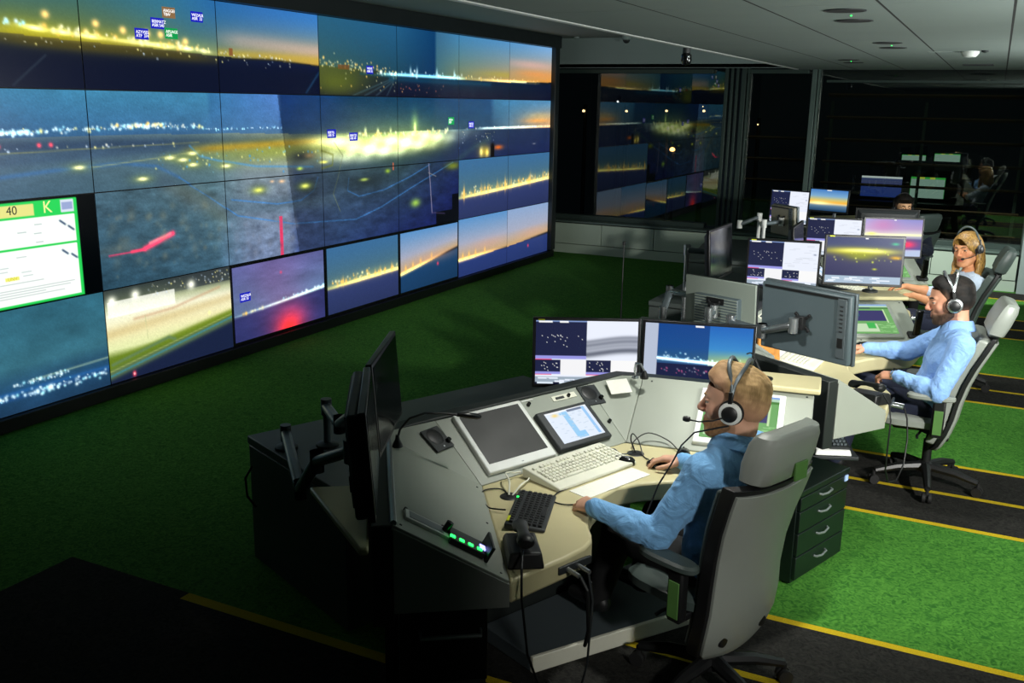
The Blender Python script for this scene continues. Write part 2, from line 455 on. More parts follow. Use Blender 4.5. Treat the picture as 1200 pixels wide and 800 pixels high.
MB().lathe([(.055, -.022), (.06, -.022), (.06, -.03), (.055, -.03)], n=24).build('vent_ring', 'charcoal', sd)
MB().box((-.2, 0, -.004), (.3, .02, .008)).build('cable_duct', 'ceiling_white', sd)
cs = MB().lathe([(.001, 0), (.03, 0), (.03, -.012), (.012, -.02), (.001, -.022)], (-.19, 9.74, ZC), 12).build('ceiling_sensor', 'charcoal')
tag(cs, 'small dark ceiling sensor right of the smoke detector', 'sensor')
vt = MB()
for k in range(6): vt.box((-.3, 12.6 + k * .05, ZC - .005), (.32, .03, .01))
tag(vt.build('ceiling_vent', 'charcoal'), 'slim dark ceiling vent at right near the windows', 'vent')
vt = MB()
for k in range(3): vt.box((-4.6, 9.3 + k * .25, ZH - .005), (.5, .06, .01))
tag(vt.build('ceiling_vent', 'charcoal'), 'dark slotted vent in the raised ceiling beside video wall', 'vent')
def camera_dome(x, y, z, label, dark):
    t = thing('security_camera', label, 'camera', (x, y, z))
    if dark:
        MB().cyl((0, 0, 0), (0, 0, -.05), .035).build('mount', 'charcoal', t)
        MB().lathe([(.001, -.16), (.035, -.15), (.05, -.11), (.045, -.06), (.03, -.05), (.001, -.05)], n=16).build('body', 'black_gloss', t)
        MB().lathe([(.001, .0), (.016, .006), (.016, .02), (.001, .02)], (0.03, -.035, -.095), 10).build('lens', 'silver', t)
    else:
        MB().lathe([(.001, 0), (.07, 0), (.07, -.05), (.055, -.06), (.001, -.06)], n=20).build('mount', 'wall_grey', t)
        MB().lathe([(.001, -.11), (.03, -.1), (.05, -.075), (.052, -.06), (.001, -.06)], n=16).build('dome', 'charcoal', t)
camera_dome(-4.93, 13.6, ZH, 'pale dome camera on the raised ceiling near the grey wall', False)
camera_dome(XE - .06, 8.9, ZC, 'dark camera hanging under the ceiling edge', True)
ds = MB().lathe([(.001, 0), (.045, 0), (.045, -.02), (.001, -.03)], (-5.75, 13.7, ZH), 14).build('ceiling_sensor', 'wall_grey')
tag(ds, 'pale round ceiling sensor in the corner above video wall', 'sensor')

# ================================================================ VIDEO WALL
VX, VY0, VW, VH, VZ = -6.0, 3.7085, 1.3834, .7476, 3.09
def B2(h): return [int(h[i:i + 2], 16) / 255 for i in (0, 2, 4)]
def lights(p, n, U0, U1, hf, sp, cols, r=(.002, .006), seed=1, a=(.4, 1.)):
    p.dots(n, lambda g: g.uniform(U0, U1), lambda g, u: hf(u) + g.normal() * sp, cols, r, a, .55, seed)
WARM = [(1.2, 1.15, .8), (1.2, .95, .45), (1.1, 1.1, .9)]
COOL = [(.8, 1.15, 1.2), (1, 1.15, 1.2), (1.1, 1.2, 1.2)]
MIX = [(1.2, 1.15, .7), (1.1, 1.1, 1.0), (.9, 1.0, 1.1)]
H0 = lambda u: np.interp(u, [0, .5, 1, 1.6, 2, 2.5, 3], [.50, .52, .55, .57, .60, .61, .63])
def row0(c):
    p = Pic(150, 84, c, c + 1, 0, 1)
    U, V = p.u, p.v
    if c <= 2:
        h = H0(U)
        t = np.clip(V / h, 0, 1)
        top = np.stack([np.interp(U, [0, 1, 1.6, 2, 2.4, 3], k) for k in ([.18, .22, .20, .16, .20, .22], [.38, .42, .46, .42, .45, .50], [.50, .45, .58, .66, .72, .80])], -1)
        hor = np.stack([np.interp(U, [0, .6, 1.2, 1.8, 2.2, 3], k) for k in ([.30, .55, .48, .38, .58, .84], [.38, .55, .48, .48, .58, .66], [.40, .12, .18, .34, .36, .25])], -1)
        k = (t ** 1.6)[..., None]
        sky = top * (1 - k) + hor * k
        if c == 2:
            pe = np.exp(-((V - .40 - .06 * (U - 2)) / .10) ** 2)[..., None] * np.interp(U, [2, 2.2, 3], [.2, .7, 1])[..., None]
            sky = sky * (1 - .6 * pe) + np.array([.92, .76, .70]) * .6 * pe
            pe = np.exp(-((V - .56) / .05) ** 2)[..., None]; sky = sky * (1 - .5 * pe) + np.array([.85, .70, .18]) * .5 * pe
        gd = np.clip((V - h) / (1 - h), 0, 1)[..., None]
        g0 = np.stack([np.interp(U, [0, 1, 2, 3], k) for k in ([.22, .30, .10, .06], [.26, .30, .14, .10], [.22, .16, .22, .26])], -1)
        gnd = g0 * np.exp(-gd * 7) + (1 - np.exp(-gd * 7)) * np.array([.035, .065, .165])
        p.c = np.where((V < h)[..., None], sky, gnd)
        if c < 2:
            glow = np.interp(U, [.25, .7, 1.0, 1.7, 1.95, 2.2], [.1, 1, .9, .9, .4, .1])
            p.addc((.70, .58, .10), .40 * glow * np.exp(-((V - h + .03) / .10) ** 2))
            core = np.interp(U, [.55, .72, 1.75, 1.9, 2.0], [.0, 1, 1, .6, .1])
            hc = np.interp(U, [.5, .8, 1.2, 1.8, 2], [.43, .47, .51, .545, .57])
            p.addc((1.1, 1.0, .72), (.62 + .35 * np.sin(23 * U + 3 * np.sin(7 * U))) * core * np.exp(-((V - hc) / .021) ** 2))
            p.mix((.30, .27, .10), .75 * glow * np.exp(-((V - h - .05) / .05) ** 2))
            lights(p, 90, .7, 1.95, lambda u: np.interp(u, [.7, 2], [.445, .545]), .018, WARM, (.004, .016), 20 + c)
            for u_, v_ in ((.80, .33), (1.1, .37), (1.28, .41), (1.45, .42), (1.55, .42), (1.74, .47)): p.blob(u_, v_, .022, .035, (1.3, 1.05, .6), 1.)
            lights(p, 26, .2, .7, lambda u: .40 + .05 * u, .02, COOL, (.003, .012), 31)
        lights(p, 46, .2, 2.9, lambda u: float(H0(u)) + .05, .018, MIX, (.002, .006), 41 + c)
        if c == 2:
            lights(p, 40, 2, 2.7, lambda u: float(H0(u)) - .03, .012, MIX, (.003, .007), 44)
            p.rect(2.10, .50, 2.13, .59, (.55, .36, .2)); p.line([(2.0, .62), (2.5, .60), (3, .64)], .008, (.12, .13, .12), .8)
            p.line([(2.85, .98), (3.0, .72)], .008, (.1, .3, .45), .7)
        p.line([(.58, .98), (.78, .70)], .006, (.2, .25, .3), .6)
    else:
        h = np.interp(U, [3, 4, 5, 6, 7], [.62, .66, .70, .70, .66])
        t = np.clip(V / h, 0, 1)[..., None] ** 1.3
        top = np.stack([np.interp(U, [3, 4, 4.58, 4.62, 5, 6, 7], k) for k in ([.16, .13, .04, .22, .26, .34, .48], [.38, .36, .24, .42, .52, .58, .68], [.50, .52, .42, .56, .70, .78, .88])], -1)
        hor = np.stack([np.interp(U, [3, 4, 4.58, 4.62, 5, 6, 7], k) for k in ([.22, .12, .06, .28, .50, .80, .95], [.36, .28, .20, .44, .52, .62, .62], [.36, .36, .36, .44, .34, .34, .24])], -1)
        sky = top * (1 - t) + hor * t
        gd = np.clip((V - h) / (1 - h), 0, 1)[..., None]
        g0 = np.stack([np.interp(U, [3, 3.7, 4.2, 5, 7], k) for k in ([.30, .16, .05, .06, .03], [.34, .22, .14, .17, .09], [.18, .18, .26, .26, .2])], -1)
        gnd = g0 * (1 - gd) + gd * np.array([.04, .06, .16])
        p.c = np.where((V < h)[..., None], sky, gnd)
        if c == 6: p.blob(6.6, .52, .5, .08, (1., .62, .30), .6); p.blob(6.5, .36, .6, .08, (.95, .72, .66), .6)
        if c == 5: p.blob(5.9, .58, .5, .06, (.72, .66, .25), .6)
        if c == 3:
            lights(p, 110, 3.0, 4.0, lambda u: .58 + .10 * (u - 3), .045, WARM, (.003, .010), 51)
            p.rect(3.22, .60, 3.36, .66, (.45, .25, .15), .8)
            p.blob(3.2, .85, .35, .2, (.55, .60, .12), .5)
            for k in range(4): p.line([(3.4 + k * .15, 1.0), (3.95, .74 + k * .02)], .006, (.25, .38, .42), .6)
            p.line([(3.5, .70), (4, .72)], .01, (.1, .3, .35), .7)
            lights(p, 16, 3, 4, lambda u: .85, .07, WARM, (.003, .008), 52)
        if c in (3, 4, 5):
            cy = np.interp(U, [3.7, 3.95, 4.9, 5.15], [.0, 1, 1, 0])
            p.addc((.7, 1.05, 1.1), cy * np.exp(-((V - .685) / .022) ** 2))
            lights(p, 34, 3.75, 5.05, lambda u: .665, .018, COOL, (.006, .014), 61)
            for u_ in (4.2, 4.3, 4.62, 4.92): p.blob(u_, .63, .014, .06, (.9, 1.1, 1.15), .8)
            p.line([(3.9, .75), (4.5, .755), (5.6, .76)], .02, (.06, .3, .42), .6)
        if c >= 5:
            wm = np.interp(U, [5.3, 6, 6.6, 6.75], [.1, .8, .8, 0])
            p.addc((1., .9, .6), wm * np.exp(-((V - .685) / .02) ** 2)); lights(p, 60, 5.1, 6.7, lambda u: .665, .018, WARM, (.003, .009), 63)
            p.line([(6.4, .69), (7, .68)], .01, (.08, .1, .1), .8)
        if c == 4: lights(p, 22, 4.05, 4.8, lambda u: .88, .05, [(1., .5, .35), (1., .7, .4)], (.003, .007), 65)
    return p.grain(.015, c)
def row12(c, r_):
    p = Pic(150, 84, c, c + 1, r_, r_ + 1)
    U, V = p.u, p.v
    if r_ == 2 and c >= 5: return None
    h = np.interp(U, [0, 1, 2, 3, 5, 7], [1.43, 1.44, 1.45, 1.50, 1.52, 1.53])
    t = np.clip((V - 1) / (h - 1), 0, 1)[..., None]
    top = np.stack([np.interp(U, [0, 1, 1.88, 1.92, 2.54, 2.58, 3, 3.4, 4, 5, 5.6, 5.7, 7], k) for k in
                    ([.20, .22, .22, .17, .26, .07, .07, .05, .05, .07, .08, .20, .28], [.45, .48, .48, .38, .42, .24, .24, .20, .22, .24, .26, .44, .52], [.60, .62, .62, .54, .66, .52, .46, .32, .34, .40, .44, .60, .70])], -1)
    hor = np.stack([np.interp(U, [0, 1, 2, 2.54, 2.58, 3, 3.5, 4.3, 5, 5.6, 6, 7], k) for k in
                    ([.16, .20, .22, .24, .12, .16, .22, .22, .12, .14, .34, .85], [.30, .38, .38, .38, .24, .26, .30, .32, .24, .26, .44, .62], [.46, .54, .54, .54, .42, .40, .34, .34, .34, .36, .50, .40])], -1)
    sky = top * (1 - t) + hor * t
    gx = [0, 1, 1.9, 2.2, 2.6, 2.7, 3.2, 4, 5, 7]
    g0 = np.stack([np.interp(U, gx, k) for k in ([.29, .33, .36, .42, .43, .25, .29, .24, .12, .11], [.39, .43, .46, .48, .48, .33, .38, .36, .20, .17], [.47, .48, .47, .45, .45, .39, .34, .24, .29, .30])], -1)
    g1 = np.stack([np.interp(U, gx, k) for k in ([.23, .15, .21, .35, .37, .21, .16, .10, .06, .06], [.35, .27, .33, .41, .42, .27, .24, .15, .08, .08], [.46, .34, .40, .52, .53, .43, .40, .33, .29, .26])], -1)
    k = np.clip((V - h) / (3 - h), 0, 1)[..., None] ** .7
    gnd = g0 * (1 - k) + g1 * k
    p.c = np.where((V < h)[..., None], sky, gnd)
    if c == 6 and r_ == 1: p.blob(6.7, 1.38, .35, .05, (1.0, .66, .30), .8); p.blob(6.75, 1.30, .35, .07, (.85, .72, .45), .6)
    # dark far ground under the horizon lights
    p.mix((.10, .17, .30), .6 * np.exp(-((V - h - .09) / .07) ** 2) * (U < 2.6))
    # olive apron light
    og = np.interp(U, [1.5, 2, 2.4, 3, 4.5, 5], [0, .5, .75, .8, .6, .0])
    p.mix((.52, .55, .14), og * .85 * np.exp(-((V - 1.68) / .15) ** 2))
    p.mix((.62, .50, .14), .8 * np.exp(-((V - 1.61 + .03 * (U - 2.2)) / .045) ** 2) * np.interp(U, [1.62, 1.9, 2.9, 3.1], [0, 1, 1, 0]))
    # lit aprons
    e = ((U - 3.95) / 1.0) ** 2 + ((V - 1.69 + .11 * (U - 3.9)) / .16) ** 2
    p.addc((1.0, 1.0, .80), (.80 + .25 * np.sin(9 * U + 22 * V) * np.sin(17 * U - 9 * V)) * np.exp(-np.clip(e, 0, 9) ** 1.5) * (V > 1.50))
    e = ((U - 3.15) / .28) ** 2 + ((V - 1.60) / .075) ** 2
    p.addc((1.0, 1.0, .7), 1.0 * np.exp(-e))
    p.addc((.5, .55, .1), .30 * np.exp(-((V - 1.52) / .22) ** 2) * np.exp(-((U - 4.0) / .75) ** 2))
    lights(p, 80, 3.3, 4.8, lambda u: 1.53, .02, WARM, (.004, .014), 71)
    for u_, a_ in ((3.55, .05), (3.72, .04), (3.9, .04), (4.26, .08), (4.55, .035), (4.8, .03)): p.blob(u_, 1.51 - a_ * .6, .016, a_, (1.1, 1.15, .8), .8)
    p.blob(4.26, 1.40, .05, .16, (.55, .62, .15), .5, True)
    # horizon city
    lights(p, 130, .45, 1.85, lambda u: float(np.interp(u, [.4, .9, 1.5, 2], [1.39, 1.375, 1.355, 1.385])), .012, COOL + MIX, (.003, .009), 73)
    lights(p, 60, 1.15, 1.55, lambda u: 1.345, .012, COOL + WARM, (.004, .010), 74)
    lights(p, 50, .45, .64, lambda u: 1.395, .008, COOL, (.004, .010), 75)
    lights(p, 50, 1.85, 2.6, lambda u: 1.40, .008, COOL, (.002, .005), 76)
    lights(p, 60, 5.1, 7, lambda u: 1.49, .010, MIX, (.003, .007), 77)
    p.addc((1., 1., .85), np.interp(U, [5.3, 5.5, 6.3, 6.7], [0, .8, .8, .3]) * np.exp(-((V - 1.495) / .018) ** 2))
    # runway and taxiways
    p.line([(.4, 1.585), (1.0, 1.565), (1.8, 1.545)], .004, (.48, .50, .34), .7)
    p.line([(.4, 1.66), (1.0, 1.63), (1.7, 1.60)], .03, (.14, .22, .36), .35)
    p.line([(.4, 1.80), (.75, 1.76), (1.2, 1.73), (1.45, 1.78), (1.62, 1.92)], .012, (.22, .40, .60), .7)
    p.line([(1.0, 1.75), (1.5, 1.69), (1.8, 1.64)], .004, (.55, .60, .45), .7)
    p.line([(1.5, 1.95), (1.75, 2.2), (2.1, 2.32), (2.6, 2.36), (3.1, 2.36)], .06, (.26, .34, .40), .7)
    BL = (.22, .44, .68)
    p.line([(1.62, 1.92), (1.85, 2.15), (2.1, 2.42), (2.65, 2.62), (3.4, 2.70), (3.75, 2.58), (4.2, 2.35), (4.9, 2.02)], .0045, BL, .85)
    p.line([(2.05, 2.22), (2.5, 2.34), (2.75, 2.33), (2.9, 2.22), (2.95, 2.05)], .0045, BL, .85)
    p.line([(3.32, 2.10), (3.30, 2.28), (3.45, 2.38), (3.8, 2.33), (4.2, 2.17), (4.5, 2.02)], .0045, BL, .85)
    p.line([(1.72, 1.58), (1.80, 1.70), (1.95, 1.76), (2.3, 1.86), (2.9, 1.92)], .007, (.25, .50, .70), .7)
    p.line([(3.15, 1.62), (3.25, 1.8), (3.18, 2.1), (3.12, 2.3), (3.2, 2.55)], .004, (.46, .50, .34), .6)
    p.line([(3.0, 1.72), (3.13, 1.78), (3.12, 1.92), (3.0, 1.95)], .008, (.45, .48, .15), .6)
    p.line([(5.0, 1.98), (5.3, 1.8), (5.6, 1.68)], .03, (.16, .26, .30), .6)
    if r_ == 1 and c == 5: p.rect(5.0, 1.8, 5.01, 1.81, BL)
    # mounds, patches and airfield lamps
    p.noise(.022 if r_ == 1 else .075, 9, 14, 80, 5)
    sx_ = 2.54 + .085 * (V - 1)
    p.c = p.c * np.where(U > sx_, np.interp(U, [2.5, 3.0, 3.5], [.74, .85, 1.]), np.interp(U, [1.8, 1.95, 2.6], [1., 1.10, 1.14]))[..., None]
    p.blob(2.78, 1.78, .14, .07, (.14, .16, .17), .9); p.blob(2.86, 1.77, .05, .03, (.55, .45, .30), .8)
    p.blob(3.55, 2.18, .28, .12, (.12, .16, .17), .8); p.blob(2.85, 2.18, .16, .10, (.12, .15, .18), .6)
    for (u_, v_) in ((.92, 1.745), (1.34, 1.905), (1.56, 1.70), (1.74, 1.665), (1.74, 1.79), (1.66, 1.73), (2.02, 1.83)):
        p.blob(u_, v_, .075, .045, (.62, .66, .22), .40); p.blob(u_, v_, .034, .017, (1.25, 1.22, .85), 1.)
    for (u_, v_) in ((2.31, 2.14), (2.80, 2.15)): p.blob(u_, v_, .09, .06, (.42, .50, .15), .5); p.blob(u_, v_, .045, .028, (.98, 1., .45), .95)
    p.blob(3.52, 2.15, .05, .02, (.75, .85, .35), .9); p.blob(2.55, 2.06, .03, .02, (1., .8, .6), .9); p.blob(2.45, 2.05, .02, .015, (1., .8, .6), .8)
    p.blob(4.26, 2.60, .07, .06, (.62, .80, .30), .9); p.blob(4.9, 2.08, .12, .06, (.50, .55, .1), .8); p.blob(3.02, 1.87, .04, .018, (1.1, 1.1, .5), 1.)
    p.blob(2.75, 1.93, .03, .02, (.85, 1., .3), .8); p.blob(3.85, 2.06, .035, .03, (.65, .8, .2), .8)
    p.rect(3.92, 1.96, 3.935, 2.06, (.8, .4, .25), .9)
    lights(p, 60, 1.4, 3.0, lambda u: 1.74, .07, [(.2, .6, .9), (.5, .8, .9), (1., 1., .6)], (.003, .008), 91)
    lights(p, 20, .45, 1.6, lambda u: 1.55, .015, MIX, (.003, .007), 92)
    for u_ in (.46, .69, .76): p.blob(u_, 1.515, .012, .02, (1.2, .35, .45), 1.)
    if r_ == 1 and c == 5:
        p.blob(5.5, 1.9, .12, .11, (.85, .72, .2), .75); p.blob(5.43, 1.9, .03, .07, (1.2, 1.1, .6), .9); p.blob(5.55, 1.92, .03, .06, (1.2, 1.05, .5), .9); p.blob(5.78, 1.84, .10, .04, (.9, .4, .1), .9)
        p.rect(5.62, 1.80, 5.70, 2.0, (.05, .04, .04)); p.blob(5.66, 1.79, .04, .04, (.05, .04, .04)); lights(p, 30, 5.05, 5.7, lambda u: 1.62, .06, MIX, (.002, .006), 93)
    if r_ == 1 and c == 6: p.blob(6.6, 1.82, .04, .012, (.6, .6, .6), .8)
    if r_ == 2:
        p.rect(2.51, 2.50, 2.54, 3.0, (.85, .22, .38)) if c == 2 else None
        if c == 4:
            p.line([(4.47, 1.9), (4.50, 2.3), (4.53, 2.8)], .006, (.55, .52, .62), .9); p.line([(4.47, 2.15), (4.6, 2.22)], .004, (.5, .5, .5), .8)
            p.rect(4.6, 2.80, 5, 3, (.01, .02, .05)); p.rect(4.88, 2.55, 5, 3, (.01, .02, .05)); p.line([(4.53, 2.8), (4.75, 2.85)], .006, (.3, .25, .4), .6)
        if c == 1:
            p.blob(1.15, 2.60, .16, .06, (.38, .42, .40), .5); p.line([(1.06, 2.655), (1.32, 2.645)], .005, (.9, .24, .42), .8); p.line([(1.22, 2.648), (1.32, 2.64)], .009, (1.1, .26, .42), .9); p.line([(1.32, 2.635), (1.54, 2.515)], .016, (1.15, .28, .45), 1.)
            p.line([(1.36, 2.585), (1.52, 2.515)], .010, (1.2, .6, .65), .7)
            p.dots(60, lambda g: g.uniform(1.05, 1.95), lambda g, u: g.uniform(2.2, 2.9), [(.42, .46, .42), (.5, .5, .42)], (.008, .03), (.1, .4), .55, 95)
            p.line([(1.55, 1.97), (1.8, 2.2), (2.05, 2.5)], .07, (.42, .45, .36), .35)
        if c == 2: p.dots(70, lambda g: g.uniform(2, 2.7), lambda g, u: g.uniform(2.5, 3), [(.45, .48, .55), (.2, .24, .32)], (.008, .03), (.1, .4), .55, 96)
    p.c = p.c * 1.08 + .012
    return p.grain(.03, 7 * c + r_)
def sunset_pair(p, U0, lowsun):
    pass
def rowx(c, r_):
    p = Pic(150, 84); U, V = p.u, p.v
    g = c + U
    if (c, r_) in ((5, 2), (6, 2), (3, 3)):
        h = np.interp(g, [3, 4], [.62, .58]) if r_ == 3 else np.interp(g, [5, 6, 7], [.66, .60, .53])
        t = np.clip(V / h, 0, 1)[..., None] ** 1.4
        p.c = np.where((V < h)[..., None], np.array([.24, .44, .62]) * (1 - t) + np.array([.34, .46, .46]) * t, np.array([.16, .20, .36]) * np.clip(1.25 - .5 * (V - h), 0, 2)[..., None])
        inten = np.interp(U, [0, .15, .5, 1], [.3, .6, 1, .9]) if r_ == 3 or c == 5 else 1.
        p.addc((1.05, .82, .28), inten * np.exp(-((V - h + .02) / .030) ** 2)); p.addc((.42, .34, .06), .45 * inten * np.exp(-((V - h + .06) / .09) ** 2))
        hf = lambda u: float(np.interp(u, [0, 1], [h[0, 0], h[0, -1]])) - .06
        p.dots(26, lambda q: q.uniform(.05, 1), lambda q, u: hf(u) - abs(q.normal()) * .04, WARM, (.006, .014), (.5, 1), .55, 100 + c)
        gq = np.random.default_rng(200 + 10 * c + r_)
        for q in range(20):
            u_ = gq.uniform(.04, 1.); hh_ = gq.uniform(.03, .115) * (.6 if r_ == 3 else 1); p.blob(u_, hf(u_) + .02 - hh_ * .4, gq.uniform(.008, .016), hh_, (1.25, .95, .45), gq.uniform(.3, .9))
        p.c *= .98
    elif (c, r_) in ((4, 3), (5, 3), (6, 3)):
        h = np.interp(g, [4, 5], [.70, .45]) if c == 4 else np.interp(g, [5, 6, 7], [.72, .69, .62])
        t = np.clip(V / h, 0, 1)[..., None]
        top = np.array([.36, .58, .80]) if c < 6 else np.array([.55, .66, .82])
        hor = np.array([.82, .66, .44]); mid = np.array([.66, .68, .76])
        sky = np.where(t < .6, top + (mid - top) * (t / .6), mid + (hor - mid) * ((t - .6) / .4))
        gn = np.array([.09, .22, .36]) if c == 4 else np.array([.14, .20, .40])
        p.c = np.where((V < h)[..., None], sky, gn * np.clip(1.2 - .4 * (V - h), 0, 2)[..., None])
        dk = np.clip((U - .3) * 2, 0, 1) if c != 5 else np.clip((U - .8) * 3, 0, 1)
        p.mix((.10, .12, .16), .9 * dk * np.exp(-((V - h) / .022) ** 2))
        if c in (4, 5):
            lf = np.interp(U, [0, .3, .5, .8], [1, .9, .5, 0])
            p.addc((1.1, .8, .3), lf * np.exp(-((V - h + .01) / .03) ** 2))
            for u_ in (.08, .2, .33, .52): p.blob(u_, float(np.interp(u_, [0, 1], [h[0, 0], h[0, -1]])) - .07, .016, .06, (1.2, .9, .4), .7)
        p.blob(.63 if c == 4 else .5, .66 if c == 4 else .78, .016, .03, (1.1, .25, .4), .9 if c != 5 else 0)
        p.blob(.6, .52, .4, .10, (.92, .66, .55), .35)
    elif (c, r_) == (0, 3):
        p.grad([(0, (.20, .42, .50)), (.55, (.22, .43, .50)), (.68, (.16, .32, .42)), (.78, (.14, .30, .44)), (1, (.12, .24, .36))], V + .08 * (.5 - U) * 0 + 0)
        p.noise(.05, 4, 4, 5)
        p.line([(0, .80), (1, .80)], .012, (.16, .40, .66), .8); p.line([(.5, .72), (1, .70)], .006, (.55, .68, .62), .8); p.line([(0, .87), (1, .83)], .01, (.14, .32, .55), .7)
        p.dots(90, lambda q: q.uniform(.2, 1), lambda q, u: .85 + q.normal() * .022, COOL, (.003, .010), (.4, 1), .55, 7)
        p.dots(50, lambda q: q.uniform(.4, .75), lambda q, u: .73 + q.normal() * .012, COOL, (.003, .008), (.4, 1), .55, 8)
        p.dots(12, lambda q: q.uniform(.5, .62), lambda q, u: .835 + q.normal() * .012, COOL, (.006, .014), (.6, 1), .55, 9)
    elif (c, r_) == (1, 3):
        p.grad([(0, (.20, .24, .24)), (.12, (.34, .38, .32)), (.2, (.75, .78, .62)), (.3, (1.0, 1.0, .88)), (.5, (.98, .95, .74)), (.66, (.92, .95, .70)), (.74, (.45, .55, .2)), (1, (.2, .26, .3))], V - .04 * (U - .5))
        p.mix((.22, .25, .27), np.clip((U - .35) * 1.8, 0, .75) * (V < .16)); p.rect(.02, .13, .52, .30, (1.1, 1.1, 1.05), .7)
        p.dots(70, lambda q: q.uniform(.3, 1), lambda q, u: .10 + q.uniform(-.08, .06), MIX, (.002, .006), (.3, .9), .55, 12)
        for u_, v_ in ((.05, .12), (.22, .10), (.66, .12)): p.blob(u_, v_, .03, .05, (1.2, 1.2, 1.1), 1.)
        p.mix((.80, .68, .42), .45 * np.exp(-((V - .42 + .1 * (U - .5)) / .06) ** 2)); p.line([(.2, .36), (.5, .34), (.9, .22)], .01, (.8, .6, .45), .5)
        gb = 1 / (1 + np.exp(-(V - .70 + .22 * (U - .2)) / .012))
        p.mix((.42, .52, .10), gb * .95)
        gb = 1 / (1 + np.exp(-(V - .80 + .26 * (U - .2)) / .012)); p.mix((.36, .46, .32), gb)
        p.line([(.02, .80), (.45, .66), (.5, .70)], .012, (.40, .52, .36), .9); p.line([(0, .92), (1, .62)], .006, (.25, .55, .62), .9); p.line([(0, .87), (1, .58)], .004, (.7, .75, .4), .6)
        gb = 1 / (1 + np.exp(-(V - .90 + .28 * (U - .2)) / .012)); p.mix((.10, .14, .26), gb)
        p.blob(.17, .96, .012, .03, (1.2, .3, .4), 1.); p.blob(.17, .96, .006, .012, (1.2, 1., 1.), 1.); p.blob(.8, .50, .01, .02, (1.1, 1.1, .7), 1.)
        p.line([(.28, .35), (.29, .62)], .003, (.8, .82, .6), .7)
    elif (c, r_) == (2, 3):
        h = .66 - .12 * U
        t = np.clip(V / h, 0, 1)[..., None]
        p.c = np.where((V < h)[..., None], np.array([.36, .38, .60]) * (1 - t) + np.array([.40, .50, .66]) * t, np.array([.20, .22, .44]) * np.ones_like(t))
        p.blob(.45, .3, .3, .5, (.55, .38, .58), .45)
        p.addc((.8, .95, .7), np.interp(U, [0, .2, .5, 1], [.2, .35, .9, 1]) * np.exp(-((V - h) / .02) ** 2)); 
        p.dots(26, lambda q: q.uniform(.5, 1), lambda q, u: .64 - .12 * u + q.normal() * .012, COOL, (.006, .012), (.5, 1), .55, 15)
        p.dots(8, lambda q: q.uniform(0, .3), lambda q, u: .65 - .12 * u, WARM, (.008, .014), (.5, 1), .55, 16)
        p.blob(.58, .93, .20, .26, (.85, .25, .42), .95); p.blob(.57, 1.0, .11, .15, (1.15, .25, .25), 1.); p.blob(.5, .19, .012, .02, (.9, .3, .45), .9)
        p.noise(.05, 3, 6, 17)
    return p.grain(.02, 31 * c + r_)
def doc_panel():
    p = Pic(150, 84); p.fill((.0, .01, .02))
    G = (.16, .86, .36)
    p.rect(0, .02, .885, .99, G); p.rect(0, .17, .865, .975, (1.05, 1.08, 1.05)); p.rect(.0, .445, .865, .462, G)
    p.rect(.38, .04, .62, .15, (.93, .92, .55)); p.rect(.78, .035, .865, .15, (.88, .92, .98)); p.rect(.79, .06, .855, .125, (.62, .68, .85))
    g = np.random.default_rng(4)
    for k in range(10):
        u_, v_ = g.uniform(.35, .62), g.uniform(.22, .42); p.rect(u_, v_, u_ + .05, v_ + .006, (.75, .8, .8))
    for k in range(12):
        u_, v_ = g.uniform(.05, .72), g.uniform(.5, .72); p.rect(u_, v_, u_ + .06, v_ + .006, (.8, .84, .84))
    for k in range(9):
        p.rect(.02, .765 + k * .022, .40 + .44 * g.uniform(.3, 1), .772 + k * .022, (.80, .83, .83))
    for (u_, v_) in ((.80, .25), (.85, .31), (.80, .54), (.855, .59)): p.line([(u_ - .03, v_ - .02), (u_ + .0, v_ + .02)], .006, (.15, .25, .4))
    p.rect(.42, .70, .50, .74, (.95, .93, .35), .8)
    return p
WROW = ['top row', 'second row', 'third row', 'bottom row']
WORD = ['first', 'second', 'third', 'fourth', 'fifth', 'sixth', 'seventh']
WHAT = {(0, 0): 'night airfield with glowing yellow lights', (1, 0): 'blazing airport lights under coloured flight tags', (2, 0): 'blue dusk sky over orange horizon', (3, 0): 'yellow city lights and one blue tag', (4, 0): 'cyan white lights under split blue sky', (5, 0): 'blue sky fading to yellow', (6, 0): 'peach sunset and airport lights',
        (0, 1): 'blue airfield with pale taxiway', (1, 1): 'white city lights on horizon', (2, 1): 'taxiways with a diagonal brightness seam', (3, 1): 'brilliant apron and two blue tags', (4, 1): 'apron lights and green tag', (5, 1): 'dark airfield with yellow lit hut', (6, 1): 'dark field under orange dusk',
        (0, 2): 'white document with green frame', (1, 2): 'dark grassland with red streak', (2, 2): 'grey taxiway and thin red pole', (3, 2): 'taxiway curve in dark blue', (4, 2): 'dark violet ground and thin mast', (5, 2): 'row of yellow flares', (6, 2): 'bright yellow flares on horizon',
        (0, 3): 'teal night haze above water lights', (1, 3): 'white lit apron and green verge', (2, 3): 'violet dusk with red glow', (3, 3): 'yellow light line on violet field', (4, 3): 'dusk sky over teal ground', (5, 3): 'orange sunset with yellow flares', (6, 3): 'pink sunset over blue field'}
def flight_tag(parent, u, v, w, h, col, lines, name='flight_tag'):
    """u, v of its centre on the picture, 0..1"""
    M = Matrix.Translation(((u - .5) * VW, -.0025, (.5 - v) * VH))
    b = MB().box((0, 0, 0), (w, .002, h)).build(name, col, parent); b.matrix_local = M
    T = text_mesh('tag_lettering', lines, h * .40, 'tag_white', b, Matrix.Translation((-.42 * w, -.0016, -h * .02)) @ Matrix.Rotation(PI / 2, 4, 'X'), 'LEFT')
mat('tag_blue', (.006, .008, .42), .4, emit=1.); mat('tag_green', (.0, .28, .06), .4, emit=1.); mat('tag_brown', (.22, .12, .05), .4, emit=1.)
